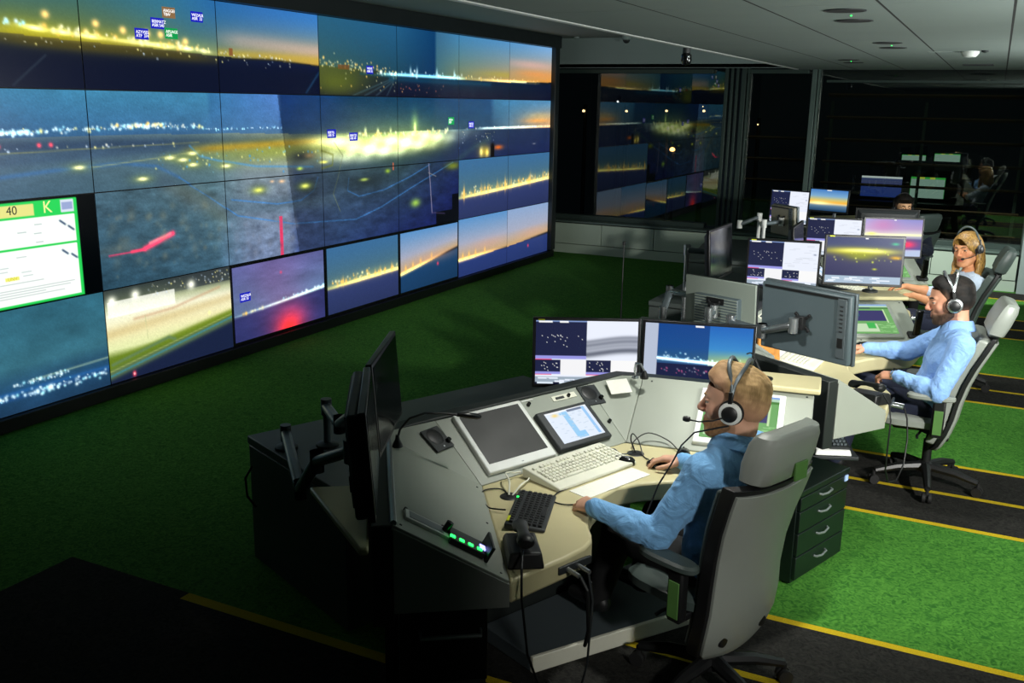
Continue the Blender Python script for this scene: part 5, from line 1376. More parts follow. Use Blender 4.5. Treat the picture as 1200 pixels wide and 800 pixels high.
def cloth(name, c, rough=.75):
    m = bpy.data.materials.new(name); m.use_nodes = True; nt = m.node_tree; b = nt.nodes['Principled BSDF']
    b.inputs['Base Color'].default_value = (*rgb(c), 1); b.inputs['Roughness'].default_value = rough; b.inputs['Specular IOR Level'].default_value = .2
    b.inputs['Sheen Weight'].default_value = .1
    tc = nt.nodes.new('ShaderNodeTexCoord')
    n = nt.nodes.new('ShaderNodeTexNoise'); n.inputs['Scale'].default_value = 11; n.inputs['Detail'].default_value = 3; n.inputs['Distortion'].default_value = 1.6
    f = nt.nodes.new('ShaderNodeTexNoise'); f.inputs['Scale'].default_value = 700
    nt.links.new(tc.outputs['Object'], n.inputs['Vector']); nt.links.new(tc.outputs['Object'], f.inputs['Vector'])
    b1 = nt.nodes.new('ShaderNodeBump'); b1.inputs['Strength'].default_value = .55; b1.inputs['Distance'].default_value = .03
    b2 = nt.nodes.new('ShaderNodeBump'); b2.inputs['Strength'].default_value = .12; b2.inputs['Distance'].default_value = .003
    nt.links.new(n.outputs['Fac'], b1.inputs['Height']); nt.links.new(f.outputs['Fac'], b2.inputs['Height'])
    nt.links.new(b1.outputs[0], b2.inputs['Normal']); nt.links.new(b2.outputs[0], b.inputs['Normal'])
    MATS[name] = m
cloth('shirt_sky_blue', '6fa2cf'); cloth('shirt_pale_blue', '86aee6'); cloth('blouse_white_blue', 'b4c3d6'); cloth('shirt_dark', '1c2230')
def tones(dark, light, skin, lo, hi, seed=2, k0=.3):
    """crop colour: skin shows through the close cut sides, full colour on top"""
    def mk(M):
        Mi = np.array(M.inverted())
        def fn(V):
            q = V @ Mi[:3, :3].T + Mi[:3, 3]; n = strand_noise(q, 1., 1.3, seed) + .6 * strand_noise(q, 1., 2.7, seed + 1)
            a = np.clip(.5 + .9 * n, 0, 1)[:, None]; C = np.array(dark) * (1 - a) + np.array(light) * a
            line = np.interp(q[:, 1], [-.12, -.05, .0, .03], [-.08, -.06, -.03, .03])
            k = np.clip((q[:, 2] - line - lo) / (hi - lo), 0, 1)[:, None]; k = k0 + (1 - k0) * k
            return C * k + np.array(skin) * (1 - k)
        return fn
    return mk
def beard_tones(spec):
    dark, light, skin, amt = spec
    def mk(M):
        Mi = np.array(M.inverted())
        def fn(V):
            q = V @ Mi[:3, :3].T + Mi[:3, 3]; n = strand_noise(q, 1., 2., 5) + .6 * strand_noise(q, 1., 3.5, 6)
            a = np.clip(.5 + .9 * n, 0, 1)[:, None]; C = np.array(dark) * (1 - a) + np.array(light) * a
            e = np.interp(q[:, 1], [-.01, .01, .03, .06, .085, .12], [-.005, -.02, -.040, -.052, -.050, -.050])
            k = amt * np.clip((e - q[:, 2] + .002) / .018, .25, 1)[:, None]
            return C * k + np.array(skin) * (1 - k)
        return fn
    return mk
def crop_hair(front, top=.012, side=.004, tuft=0., nape=-.075, mess=.004, fade=0.):
    """short hair: fuller on top, close at the sides; front: height of the hairline"""
    def fn(q):
        tf = tuft * np.exp(-((q[..., 1] - .055) / .035) ** 2) * np.clip((q[..., 2] - .05) / .03, 0, 1)
        y, z, x = q[..., 1], q[..., 2], np.abs(q[..., 0])
        line = np.interp(y, [-.12, -.06, -.02, -.005, .012, .03, .045, .062, .09], [nape, nape + .01, -.030, -.028, -.028, .020, .042, front, front + .004])
        line = line + fade * np.clip((.055 - y) / .03, 0, 1)
        cut = line - z
        g = side + (top - side) * np.clip((z - .035) / .05, 0, 1)
        g = (g + .002) * np.clip((z - line) / .022, .0, 1) - .002
        d = skull(q, 0.) - g - tf + strand_noise(q, .0022) * np.clip((z - line) / .02, 0, 1) + strand_noise(q, mess, .42, 8) * np.clip((z - .06) / .05, 0, 1)
        ear = ellq(np.stack([x, y, z], -1), (.076, -.008, -.012), np.array([.02, .024, .036]))
        return smax(smax(d, cut, .006), -ear, .004)
    return fn
def beard(mname, thick=.006, top=-.036, lo=-.135):
    def f(t, M):
        Mi = np.array(M.inverted()); ctr = np.array(M @ Vector((0, .03, -.07))); v = Vol(ctr - .13, ctr + .13, .0034); sl, P = v.region(ctr - .13, ctr + .13)
        b = Vol(ctr - .13, ctr + .13, .0034); add_head(b, M)
        q = P @ Mi[:3, :3].T + Mi[:3, 3]; x, y, z = np.abs(q[..., 0]), q[..., 1], q[..., 2]
        line = np.interp(y, [-.01, .01, .03, .06, .085, .12], [-.005, -.02, -.040, -.052, -.050, -.050])
        th = (thick + .0015) * np.clip((line - z) / .016, 0, 1) * np.clip((z - lo) / .02, 0, 1) - .0015
        d = b.d - th + strand_noise(q, .0008, 1.4)
        mouth = ellq(q, (0, .1, -.0648), np.array([.022, .03, .0115]))
        nose = ellq(q, (0, .11, -.03), np.array([.03, .03, .0165]))
        v.d = smax(smax(smax(smax(d, z - line, .008), -(y + .006), .006), -mouth, .004), smax(-nose, lo - z, .004), .003).astype(np.float32)
        for ax_ in range(3):
            for e_ in (0, -1):
                ss = [slice(None)] * 3; ss[ax_] = e_; v.d[tuple(ss)] = .1
        sdf_obj('beard', v, 'hair_tones', t, beard_tones(mname)(M), smooth=1)
    return f
def brows(mname, w=.0035):
    def f(t, M):
        for s in (-1, 1):
            b = MB().tube([(s * .013, .0985, .0215), (s * .025, .0955, .0265), (s * .038, .0865, .0275), (s * .049, .0745, .0225)], [w * .8, w, w * .9, w * .4], 8)
            o = b.build('eyebrow', mname, t); o.matrix_local = M
    return f
def chain(*fs):
    def f(t, M):
        for g in fs: g(t, M)
    return f
def headset(label, M4, mic=True, cups='silver', band='steel_grey', cordpts=None, side=-1, twin=True):
    """M4: world frame of the head"""
    t = thing('headset', label, 'headset', M4.translation, 0, None)
    t.matrix_world = M4
    for off in ((.028, -.030) if twin else (0.,)):
        pts = []
        for k in range(25):
            a = PI * k / 24; w_ = .088 if abs(math.cos(a)) > .5 else .088
            yy = off * math.sin(a) ** .6 - .004
            s_ = math.sin(a); pts.append((-.094 * math.cos(a), off * min(1, max(0, s_ - .45) * 2.2) - .006, .055 + (.098 * (max(0, s_ - .45) / .55) ** .7) if s_ > .45 else .055 - .06 * (.45 - s_)))
        MB().tube(pts, .0068, 8).build('headband', band, t)
    for s in (-1, 1):
        Q = Matrix.Translation((s * .088, -.006, -.012)) @ Matrix.Rotation(PI / 2 * s, 4, 'Y')
        c = MB().lathe([(.001, -.006), (.034, -.004), (.038, .004), (.036, .012), (.028, .016), (.001, .016)], n=26).build('ear_cup', cups, t); c.matrix_local = Q
        d = MB().lathe([(.001, .024), (.020, .023), (.026, .019), (.027, .012), (.001, .012)], n=24).build('cup_cap', 'black_plastic', c)
        MB().lathe([(.001, -.004), (.039, -.006), (.042, -.010), (.036, -.016), (.001, -.016)], n=26).build('ear_pad', 'rubber', c)
        MB().box((s * .098, -.004, .030), (.006, .014, .06)).build('slider', 'black_plastic', t, bevel=.002)
    if mic:
        MB().tube([(side * .108, -.002, -.018), (side * .105, .045, -.040), (side * .085, .095, -.056), (side * .058, .135, -.062)], .0028, 8).build('boom', 'black_plastic', t)
        MB().lathe([(.001, -.014), (.008, -.011), (.0105, 0), (.008, .011), (.001, .014)], n=14).build('microphone', 'black_plastic', t).matrix_local = Matrix.Translation((side * .050, .145, -.063)) @ Matrix.Rotation(PI / 2, 4, 'X')
    if cordpts:
        Mi = M4.inverted()
        MB().tube([Mi @ Vector(p) for p in cordpts], .003, 8).build('cord', 'black_plastic', t)
    return t
# ================================================================ CHAIRS
def chair(c, label, l, f, turn, recline, dark=False, yoff=0., arms_z=.655, zoff=0.):
    t = thing('office_chair', label, 'chair', cw(c, l, f, 0), con_rz(c) + R(turn), 'swivel chairs at the control desks')
    V_ = 'vinyl_dark' if dark else 'vinyl_grey'
    for k in range(5):
        a = R(90 + 72 * k + 20); d = Vector((math.cos(a), math.sin(a), 0))
        lg = MB().tube([d * .03 + Vector((0, 0, .125)), d * .18 + Vector((0, 0, .115)), d * .31 + Vector((0, 0, .085))], [.032, .026, .019], 8).build('leg', 'black_plastic', t)
        p = d * .315; x = Vector((-d.y, d.x, 0))
        cb = MB()
        for s in (-1, 1): cb.cyl(p + x * (.008 * s) + Vector((0, 0, .03)), p + x * (.026 * s) + Vector((0, 0, .03)), .03, 16)
        cb.cyl(p + Vector((0, 0, .03)), p + Vector((0, 0, .085)), .010, 8)
        cb.build('caster', 'rubber', lg)
    MB().lathe([(.001, .09), (.045, .09), (.045, .15), (.028, .16), (.028, .30), (.018, .30), (.018, .40), (.001, .40)], n=18).build('gas_column', 'black_plastic', t)
    MB().box((0, .07, .405), (.24, .30, .045)).build('mechanism', 'black_plastic', t, bevel=.01)
    MB().tube([(-.13, .05, .40), (-.24, .08, .39), (-.27, .08, .385)], .008, 8).build('lever', 'black_plastic', t)
    # seat cushion
    rings = []
    for z, g in ((.428, -.02), (.44, 0), (.475, .0), (.492, -.018), (.496, -.05)):
        ring = []
        for k in range(32):
            a = 2 * PI * k / 32; ca, sa = math.cos(a), math.sin(a)
            ring.append(((.245 + g) * math.copysign(abs(ca) ** .55, ca), .10 + (.23 + g) * math.copysign(abs(sa) ** .55, sa), z - (.02 if sa > .8 and z > .45 else 0)))
        rings.append(ring)
    MB().loft(rings).build('seat', 'vinyl_dark' if c == 1 else V_, t)
    # reclining back
    BM = Matrix.Translation((0, -.10 + yoff, .45 + zoff)) @ Matrix.Rotation(R(recline), 4, 'X') @ Matrix.Translation((0, .10, -.45))
    prof = [(.262, .13, -.045), (.275, .175, -.052), (.31, .205, -.066), (.40, .220, -.085), (.50, .217, -.092), (.60, .211, -.088), (.72, .215, -.092), (.84, .228, -.108), (.95, .238, -.132), (1.0, .238, -.146)]
    def sheet(off0, off1, dw, curve, z0=.0, z1=9, top=0):
        rings = []
        for z, w_, y in prof + ([(1. + top, .236, -.15)] if top else []):
            if not (z0 <= z <= z1): continue
            w_ += dw; ring = []
            n = 12
            for k in range(n + 1):
                u = -1 + 2 * k / n; ring.append((u * w_, y - off0 + curve * abs(u) ** 2.4, z + (.018 * (u * u) if z > .98 else 0)))
            for k in range(n, -1, -1):
                u = -1 + 2 * k / n; ring.append((u * w_, y - off1 + curve * abs(u) ** 2.4, z + (.018 * (u * u) if z > .98 else 0)))
            rings.append(ring)
        return MB().loft(rings)
    def put(o): o.matrix_local = BM; return o
    put(sheet(.030, .012, .0, .030).build('back_shell', V_, t, bevel=.006))
    fw_ = -.034 if c == 1 else -.006
    put(sheet(.018, fw_, .013, .034, top=.022).build('back_frame', 'black_plastic', t, bevel=.006))
    put(sheet(fw_ + .004, -.066, -.002, .034, .30).build('back_cushion', 'vinyl_dark' if c == 1 else V_, t, bevel=.016, seg=3))
    for s in (-1, 1):
        k_ = MB().lathe([(.001, .016), (.022, .014), (.026, .0), (.001, -.006)], n=16).build('knob', 'black_plastic', t)
        k_.matrix_local = BM @ Matrix.Translation((.125 * s, -.10 + .012, .36)) @ Matrix.Rotation(PI / 2, 4, 'X')
    put(MB().box((0, -.128, 1.03), (.10, .03, .14)).build('headrest_bar', 'black_plastic', t, bevel=.006))
    hr = []
    for z, w_, y0, y1 in ((1.035, .150, -.172, -.105), (1.05, .172, -.186, -.088), (1.12, .182, -.200, -.092), (1.20, .178, -.210, -.112), (1.232, .165, -.206, -.130), (1.243, .140, -.196, -.146)):
        ring = []
        for k in range(28):
            a = 2 * PI * k / 28; ca, sa = math.cos(a), math.sin(a)
            ring.append((w_ * math.copysign(abs(ca) ** .35, ca), (y0 + y1) / 2 + (y1 - y0) / 2 * math.copysign(abs(sa) ** .55, sa) + .022 * (abs(ca) ** 3), z))
        hr.append(ring)
    put(MB().loft(hr).build('headrest', V_, t))
    if c == 1: put(MB().box((.05, -.203, 1.075), (.075, .010, .07), Matrix.Rotation(R(-4), 4, 'X')).build('hand_slot', 'green_tint', t, bevel=.002))
    for s in (-1, 1):
        MB().box((.275 * s, -.02, .53), (.045, .07, .24)).build('arm_post', 'black_plastic', t, bevel=.01)
        MB().box((.23 * s, -.02, .42), (.13, .06, .03)).build('arm_bracket', 'black_plastic', t, bevel=.006)
        MB().box((.299 * s, -.02, .50), (.006, .05, .15)).build('arm_reflection', 'green_tint', t, bevel=.002)  # green plate imitates a greenish reflection on the armrest post
        rings = []
        for z, g in ((.0, -.006), (.006, 0), (.022, 0), (.032, -.010)):
            rings.append([(.275 * s + (.045 + g) * math.copysign(abs(math.cos(2 * PI * k / 24)) ** .8, math.cos(2 * PI * k / 24)), .03 + (.135 + g) * math.copysign(abs(math.sin(2 * PI * k / 24)) ** .6, math.sin(2 * PI * k / 24)), arms_z - .02 + z) for k in range(24)])
        MB().loft(rings).build('arm_pad', 'vinyl_dark' if c == 1 or dark else V_, t)
    return t
chair(1, 'nearest grey office chair, its tall back toward us', .112, -.82, 1., 4., arms_z=.645, yoff=-.045, zoff=-.05)
chair(2, 'grey office chair under the bearded man in blue shirt', .15, -.86, 7., 12., yoff=-.02)
chair(3, 'dark reclined office chair under the blonde woman', .18, -.98, 4., 13., dark=True, yoff=-.015)
chair(4, 'farthest dark office chair beside the windows', .45, -.95, -50., 8., dark=True, zoff=-.06)

# ================================================================ PEOPLE
def place(c, l=0, f=0): return cw(c, l, f, 0), con_rz(c)
# 1: nearest operator
loc, rz = place(1)
H1 = frame((.160, -.805, 1.195), (-.46, 1, .0), (.03, .04, 1)) @ Matrix.Scale(1.16, 4)
J1 = dict(pelvis=(.15, -.80, .50), belly=(.15, -.81, .63), chest=(.15, -.81, .84), neck=(.155, -.825, 1.035), Ls=(-.030, -.825, .965), Rs=(.335, -.80, .965),
          Le=(-.130, -.70, .690), Lw=(-.285, -.515, .785), Re=(.43, -.64, .745), Rw=(.365, -.405, .790), Lh=(.06, -.78, .51), Rh=(.24, -.78, .51), Lk=(.03, -.36, .54), Rk=(.28, -.36, .54), La=(.02, -.26, .200), Ra=(.30, -.26, .200))
person('blond man in light blue shirt, seated with his back to us, hand on mouse', loc, rz, J1, H1, (.78, .60, .50), (.66, .42, .38), (.80, .52, .44),
       (tones((.52, .42, .27), (.74, .61, .42), (.70, .53, .42), .045, .125, k0=.06), chain(beard(((.42, .30, .18), (.62, .46, .28), (.70, .52, .42), .75), .0035), brows('hair_blond_short'))), 'shirt_sky_blue', 'black_cloth', stubble=(.55, .40, .28), sa=.5,
       hands={'L': dict(dir=(.12, .96, -.10), n=(-.35, .0, 1), curl=(28, 42, 30), thumb=.7), 'R': dict(dir=(-.40, .9, -.04), n=(.12, .1, 1), curl=(22, 28, 18), thumb=.2)},
       hairfn=crop_hair(.070, .015, .0015, .014, nape=-.12, fade=.035))
MW1 = con_M(1) @ H1
headset('headset with silver ear cups on the blond man\'s head', MW1 @ Matrix.Translation((0, 0, 0)), True, 'white_plastic', 'steel_grey',
        [MW1 @ Vector((-.104, -.006, -.05)), cw(1, .06, -.70, 1.07), cw(1, .06, -.64, 1.0), cw(1, .08, -.58, .90), cw(1, .05, -.54, .80), cw(1, -.02, -.55, .70), cw(1, -.10, -.57, .62)])
# 2: bearded man
loc, rz = place(2)
H2 = frame((.15, -.885, 1.185), (-.22, 1, -.16), (.0, .16, 1)) @ Matrix.Scale(1.18, 4)
J2 = dict(pelvis=(.15, -.85, .51), belly=(.15, -.875, .64), chest=(.15, -.925, .83), neck=(.15, -.940, 1.025), Ls=(-.035, -.99, .95), Rs=(.335, -.905, .95),
          Le=(-.125, -.895, .680), Lw=(-.030, -.645, .725), Re=(.37, -.655, .79), Rw=(.305, -.415, .795), Lh=(.06, -.83, .52), Rh=(.24, -.83, .52), Lk=(.03, -.42, .56), Rk=(.28, -.42, .56), La=(.02, -.33, .122), Ra=(.30, -.33, .122))
person('bearded dark haired man in pale blue shirt, leaning back in profile', loc, rz, J2, H2, (.80, .58, .47), (.66, .40, .36), (.82, .52, .43),
       (tones((.03, .025, .022), (.13, .105, .09), (.60, .44, .36), .0, .05, k0=.35), chain(beard(((.06, .05, .04), (.20, .16, .13), (.70, .50, .40), .80), .0030), brows('hair_black', .0045))), 'shirt_pale_blue', 'navy_cloth', stubble=(.35, .26, .22), sa=.55,
       hands={'L': dict(dir=(.25, .95, -.12), n=(-.25, .1, 1), curl=(35, 48, 35), thumb=.7), 'R': dict(dir=(-.15, 1, -.06), n=(.05, .06, 1), curl=(18, 24, 15))},
       hairfn=crop_hair(.078, .014, .0035, .008, nape=-.115))
MW2 = con_M(2) @ H2
headset('silver headset on the bearded man\'s head', MW2, False, 'silver', 'silver', side=1)
wt = MB().tube([Vector((.036 * math.cos(a), 0, .030 * math.sin(a))) for a in [2 * PI * k / 20 for k in range(21)]], .006, 8)
wr = Vector(J2['Lw']); dr = (Vector(J2['Lw']) - Vector(J2['Le'])).normalized()
wo = thing('wrist_watch', 'silver watch on the bearded man\'s left wrist', 'watch', cw(2, *(wr + dr * .012)), 0)
wo.matrix_world = con_M(2) @ frame(wr + dr * .012, dr)
wt.build('strap', 'silver', wo)
MB().lathe([(.001, .008), (.016, .008), (.018, 0), (.001, 0)], n=18).build('dial', 'black_gloss', wo).matrix_local = Matrix.Translation((0, 0, .030))
# 3: woman
loc, rz = place(3)
H3 = frame((.215, -1.010, 1.170), (-.88, .48, -.04), (.12, .10, 1)) @ Matrix.Scale(1.16, 4)
J3 = dict(pelvis=(.17, -.95, .51), belly=(.175, -.99, .63), chest=(.185, -1.045, .80), neck=(.195, -1.055, .985), Ls=(.030, -1.12, .915), Rs=(.350, -1.01, .915),
          Le=(-.045, -.89, .72), Lw=(-.02, -.655, .785), Re=(.38, -.79, .75), Rw=(.31, -.56, .80), Lh=(.09, -.93, .52), Rh=(.25, -.93, .52), Lk=(.07, -.52, .54), Rk=(.28, -.52, .54), La=(.06, -.62, .122), Ra=(.29, -.62, .122))
def long_hair(q):
    x, y, z = q[..., 0], q[..., 1], q[..., 2]
    d = skull(q, 0.) - .013 + strand_noise(q, .004, .6)
    for s in (-1, 1):
        pts = [(.074 * s, -.025, .04), (.086 * s, -.020, -.04), (.092 * s, .000, -.11), (.084 * s, .03, -.175), (.07 * s, .055, -.215)]
        for a, b in zip(pts[:-1], pts[1:]):
            a, b = np.array(a), np.array(b); ba = b - a; t = np.clip(((q - a) @ ba) / (ba @ ba), 0, 1)
            d = smin(d, np.linalg.norm((q - a - t[..., None] * ba) / np.array([.8, 1.3, 1.]), axis=-1) - .026 + .5 * strand_noise(q, .010, .5, 4), .02)
    d = smin(d, ellq(q, (0, -.075, -.08), np.array([.088, .048, .13])) + strand_noise(q, .004, .6, 2), .03)
    face = ellq(q, (.012, .088, -.012), np.array([.068, .078, .098]))
    nk = ellq(q, (0, .02, -.12), np.array([.060, .06, .06]))
    return smax(smax(d, -face, .008), -nk, .01)
person('woman with long blonde hair in pale blouse, turned toward us', loc, rz, J3, H3, (.80, .56, .40), (.70, .32, .28), (.84, .50, .38),
       ('hair_blonde_long', brows('hair_brown_dark', .003)), 'blouse_white_blue', 'navy_cloth', sleeve=.72, female=True, h=.005, collar=False,
       hands={'L': dict(dir=(.1, .98, -.12), n=(-.15, .1, 1), curl=(22, 30, 20)), 'R': dict(dir=(-.1, 1, -.08), n=(.1, .1, 1), curl=(18, 24, 15))}, hairfn=long_hair, gaze=(-.25, 1, -.05))
headset('black headset on the blonde woman\'s head', con_M(3) @ H3 @ Matrix.Translation((0, .0, .012)), True, 'black_plastic', 'steel_grey', side=-1, twin=False)
# 4: man by the windows
loc, rz = place(4)
H4 = frame((.432, -.845, 1.205), (-.93, -.30, -.02), (0, 0, 1)) @ Matrix.Scale(1.1, 4)
J4 = dict(pelvis=(.45, -.95, .50), belly=(.45, -.95, .63), chest=(.45, -.94, .84), neck=(.45, -.90, 1.03), Ls=(.43, -1.09, .96), Rs=(.43, -.73, .96), Le=(.25, -1.15, .75), Lw=(.12, -.98, .80), Re=(.25, -.66, .75), Rw=(.10, -.72, .80),
          Lh=(.44, -1.04, .5), Rh=(.44, -.86, .5), Lk=(.04, -1.04, .52), Rk=(.04, -.86, .52), La=(.0, -1.04, .13), Ra=(.0, -.86, .13), Lt=(-.16, -1.04, .13), Rt=(-.16, -.86, .13))
person('dark haired man at the farthest desk, facing us over the monitors', loc, rz, J4, H4, (.86, .66, .50), (.7, .42, .36), (.86, .58, .46),
       (tones((.03, .025, .02), (.13, .10, .08), (.35, .26, .2), .0, .03), brows('hair_black', .005)), 'shirt_dark', 'black_cloth', h=.007, hairfn=crop_hair(.070, .024, .014, .006, -.09))
headset('black headset on the farthest man\'s head', con_M(4) @ H4, False, 'black_plastic', 'black_plastic', twin=False)

# ================================================================ THINGS ON AND UNDER THE DESKS
def on(c, name, label, cat, l, f, z, turn, group=None): return thing(name, label, cat, cw(c, l, f, z), con_rz(c) + R(turn), group)
def keyboard(c, label, l, f, turn, w, d, body, key, big, group=None, z=.7425):
    t = on(c, 'keyboard', label, 'keyboard', l, f, z, turn, group)
    hb, hf = (.046, .018) if big else (.026, .012)
    b = MB(); b.solid([(-w / 2, -d / 2, hf), (w / 2, -d / 2, hf), (w / 2, d / 2, hb), (-w / 2, d / 2, hb)], [(-w / 2, -d / 2, 0), (w / 2, -d / 2, 0), (w / 2, d / 2, 0), (-w / 2, d / 2, 0)])
    b.build('case', body, t, bevel=.006, seg=3)
    k = MB(); s = math.atan2(hb - hf, d); Rk_ = Matrix.Rotation(s, 4, 'X')
    rows = 6; pitch = .0192 * w / .46 if big else .0198
    y0 = d * (.30 if big else .36)
    for r_ in range(rows):
        yy = y0 - r_ * pitch * (1.04 if not big else 1.1) - (.008 if r_ > 0 else 0)
        segs = [(-.46, .17), (.195, .325), (.345, .475)] if big else [(-.46, .46)]
        for a, e in segs:
            n = max(1, int((e - a) * w / pitch))
            for i in range(n):
                if r_ == 0 and big and a < 0 and i in (1, 6, 11): continue
                if r_ == 5 and a < 0 and 3 < i < 9: continue
                xx = a * w + (i + .5) * (e - a) * w / n
                zz = hf + (yy + d / 2) / d * (hb - hf)
                k.box((xx, yy, zz + .004), (pitch * (.80 if big else .72), pitch * (.80 if big else .72), .010), Rk_)
            if r_ == 5 and a < 0: k.box((a * w + 6.5 * (e - a) * w / n, yy, hf + (yy + d / 2) / d * (hb - hf) + .004), (pitch * 4.8, pitch * .80, .010), Rk_)
    k.build('keycap_block', key, t, bevel=.0015, seg=1)
    return t
keyboard(1, 'big cream keyboard in front of the blond operator', .012, -.128, 2.5, .49, .225, 'cream_plastic', 'cream_plastic', True, 'large cream keyboards')
k = keyboard(1, 'small black keyboard left of the operator\'s left hand', -.452, -.333, 40., .335, .155, 'charcoal', 'black_plastic', False, 'small black keyboards')
MB().box((-.12, .068, .027), (.045, .012, .003)).build('sticker', 'yellow_sticker', k); MB().box((.09, .069, .027), (.008, .008, .003)).build('power_lamp', 'green_led', k)
keyboard(2, 'big cream keyboard glimpsed below the large turned away monitor', -.02, -.10, -2., .49, .225, 'cream_plastic', 'cream_plastic', True, 'large cream keyboards')
keyboard(3, 'big cream keyboard between the blonde woman\'s hands', .02, -.12, 0., .49, .225, 'cream_plastic', 'cream_plastic', True, 'large cream keyboards')
def mouse(c, label, l, f, turn, m='black_gloss', led=None):
    t = on(c, 'computer_mouse', label, 'mouse', l, f, .7425, turn, 'computer mice on the desks')
    rings = []
    for z, g, sh_ in ((0, 1., 0), (.012, 1.02, 0), (.022, .92, .002), (.030, .70, .006), (.034, .38, .008)):
        rings.append([(.031 * g * math.copysign(abs(math.cos(2 * PI * k / 20)) ** .8, math.cos(2 * PI * k / 20)), -sh_ + .056 * g * math.copysign(abs(math.sin(2 * PI * k / 20)) ** .85, math.sin(2 * PI * k / 20)), z) for k in range(20)])
    MB().loft(rings).build('shell', m, t)
    MB().cyl((-.004, .028, .028), (.004, .028, .028), .008, 12).build('scroll_wheel', 'rubber', t)
    if led: MB().box((0, -.045, .018), (.03, .012, .006)).build('lamp', led, t)
    return t
m_ = mouse(1, 'black mouse beside the cream keyboard, silver mark on it', .225, -.180, 35.)
MB().box((0, -.02, .0335), (.022, .02, .002)).build('emblem', 'silver', m_)
mouse(1, 'black mouse under the blond operator\'s right hand', .325, -.305, 25.)
mouse(1, 'dark mouse with blue light right of the operator\'s hand', .515, -.285, -50., led='blue_led')
mouse(2, 'dark mouse with green light near the bearded man\'s right hand', .55, -.36, 40., led='green_led')
# paper in front of the keyboard, memo note, sheet and folder
pp = MB().box((0, 0, .001), (.40, .105, .002)).build('paper_sheet', 'paper'); pp.location = cw(1, .02, -.305, .7425); pp.rotation_euler[2] = con_rz(1) + R(3)
tag(pp, 'blank white sheet lying in front of the big cream keyboard', 'paper')
mm = MB().box((0, 0, .002), (.115, .085, .002)).build('memo_note', 'paper'); mm.matrix_world = con_M(1) @ plane_M((.597, .212, .9400), (.117, -.042, .002), (-.04, -.054, .047) if False else (.045, .054, .05)); tag(mm, 'white memo stuck on the panel below the two lit monitors', 'note')
fd = on(2, 'card_folder', 'orange folder with green sticker on the second desk\'s panel', 'folder', -.19, .115, .835, 0)
fd.matrix_world = con_M(2) @ cen_M(-.19, .150, .030) @ Matrix.Rotation(R(18), 4, 'Z')
MB().box((0, 0, .008), (.30, .16, .016)).build('cover', 'orange_card', fd, bevel=.002); MB().box((.05, .02, .017), (.11, .08, .002)).build('sticker', 'green_card', fd)
bx = on(2, 'card_box', 'grey box beside the orange folder on second desk', 'box', .06, .1, .83, 0); bx.matrix_world = con_M(2) @ cen_M(-.395, .12, .004) @ Matrix.Rotation(R(18), 4, 'Z')
MB().box((0, 0, .02), (.075, .14, .04)).build('body', 'grey_panel', bx, bevel=.003); MB().box((0, 0, .042), (.077, .142, .006)).build('lid', 'grey_panel', bx, bevel=.002)
# telephones
def phone(c, label, l, f, turn, cordpts=None, z=.7425):
    t = on(c, 'desk_telephone', label, 'telephone', l, f, z, turn, 'telephones on the left ends of desks')
    MB().solid([(-.055, -.115, .03), (.055, -.115, .03), (.055, .115, .06), (-.055, .115, .06)], [(-.065, -.125, 0), (.065, -.125, 0), (.065, .125, 0), (-.065, .125, 0)]).build('base', 'black_plastic', t, bevel=.008)
    rings = []
    for y, w_, zc, hh in ((-.118, .018, .062, .012), (-.11, .030, .062, .022), (-.075, .030, .066, .022), (-.05, .022, .080, .014), (.0, .020, .090, .012), (.05, .022, .094, .014), (.075, .030, .092, .022), (.105, .030, .092, .022), (.115, .018, .094, .012)):
        rings.append([(w_ * math.cos(2 * PI * k / 16), y, zc + hh * math.sin(2 * PI * k / 16)) for k in range(16)])
    hs = MB().loft(rings).build('handset', 'black_plastic', t)
    if cordpts:
        Mi = t.matrix_basis.inverted()
        M = Matrix.Translation(t.location) @ Matrix.Rotation(t.rotation_euler[2], 4, 'Z'); Mi = M.inverted()
        MB().tube([Mi @ cw(c, *p) for p in cordpts], .0045, 8).build('cord', 'black_plastic', t)
    return t
phone(1, 'black telephone handset at the near corner of the nearest desk', -.705, -.575, 145., [(-.78, -.66, .81), (-.83, -.715, .78), (-.85, -.74, .70), (-.80, -.72, .45), (-.70, -.70, .22), (-.60, -.66, .08), (-.45, -.55, .02), (-.40, -.40, .02)])
phone(2, 'black telephone on the second desk\'s near end panel side', -.705, -.575, 145., [(-.79, -.67, .81), (-.86, -.715, .775), (-.895, -.735, .70), (-.895, -.735, .55), (-.88, -.735, .42), (-.82, -.75, .33), (-.72, -.78, .31), (-.63, -.80, .38), (-.585, -.80, .52), (-.575, -.785, .63), (-.58, -.765, .69)])
phone(3, 'black telephone on the third desk beside the woman\'s arm', -.66, -.52, 145.)
cd_ = MB().tube([cw(1, -.60, -.765, .695), cw(1, -.60, -.80, .66), cw(1, -.585, -.80, .5), cw(1, -.57, -.77, .42), cw(1, -.54, -.76, .46), cw(1, -.53, -.76, .58), cw(1, -.55, -.765, .66)], .007, 8)
tag(cd_.build('coiled_cord', 'black_plastic'), 'black looped cord hanging from jacks of the nearest desk', 'cord')
cd_ = MB().tube([cw(1, -.56, -.765, .695), cw(1, -.56, -.79, .60), cw(1, -.565, -.78, .35), cw(1, -.55, -.72, .15), cw(1, -.48, -.62, .03), cw(1, -.40, -.55, .012)], .0045, 8)
tag(cd_.build('coiled_cord', 'charcoal'), 'long thin cord falling from the nearest desk to the floor', 'cord')
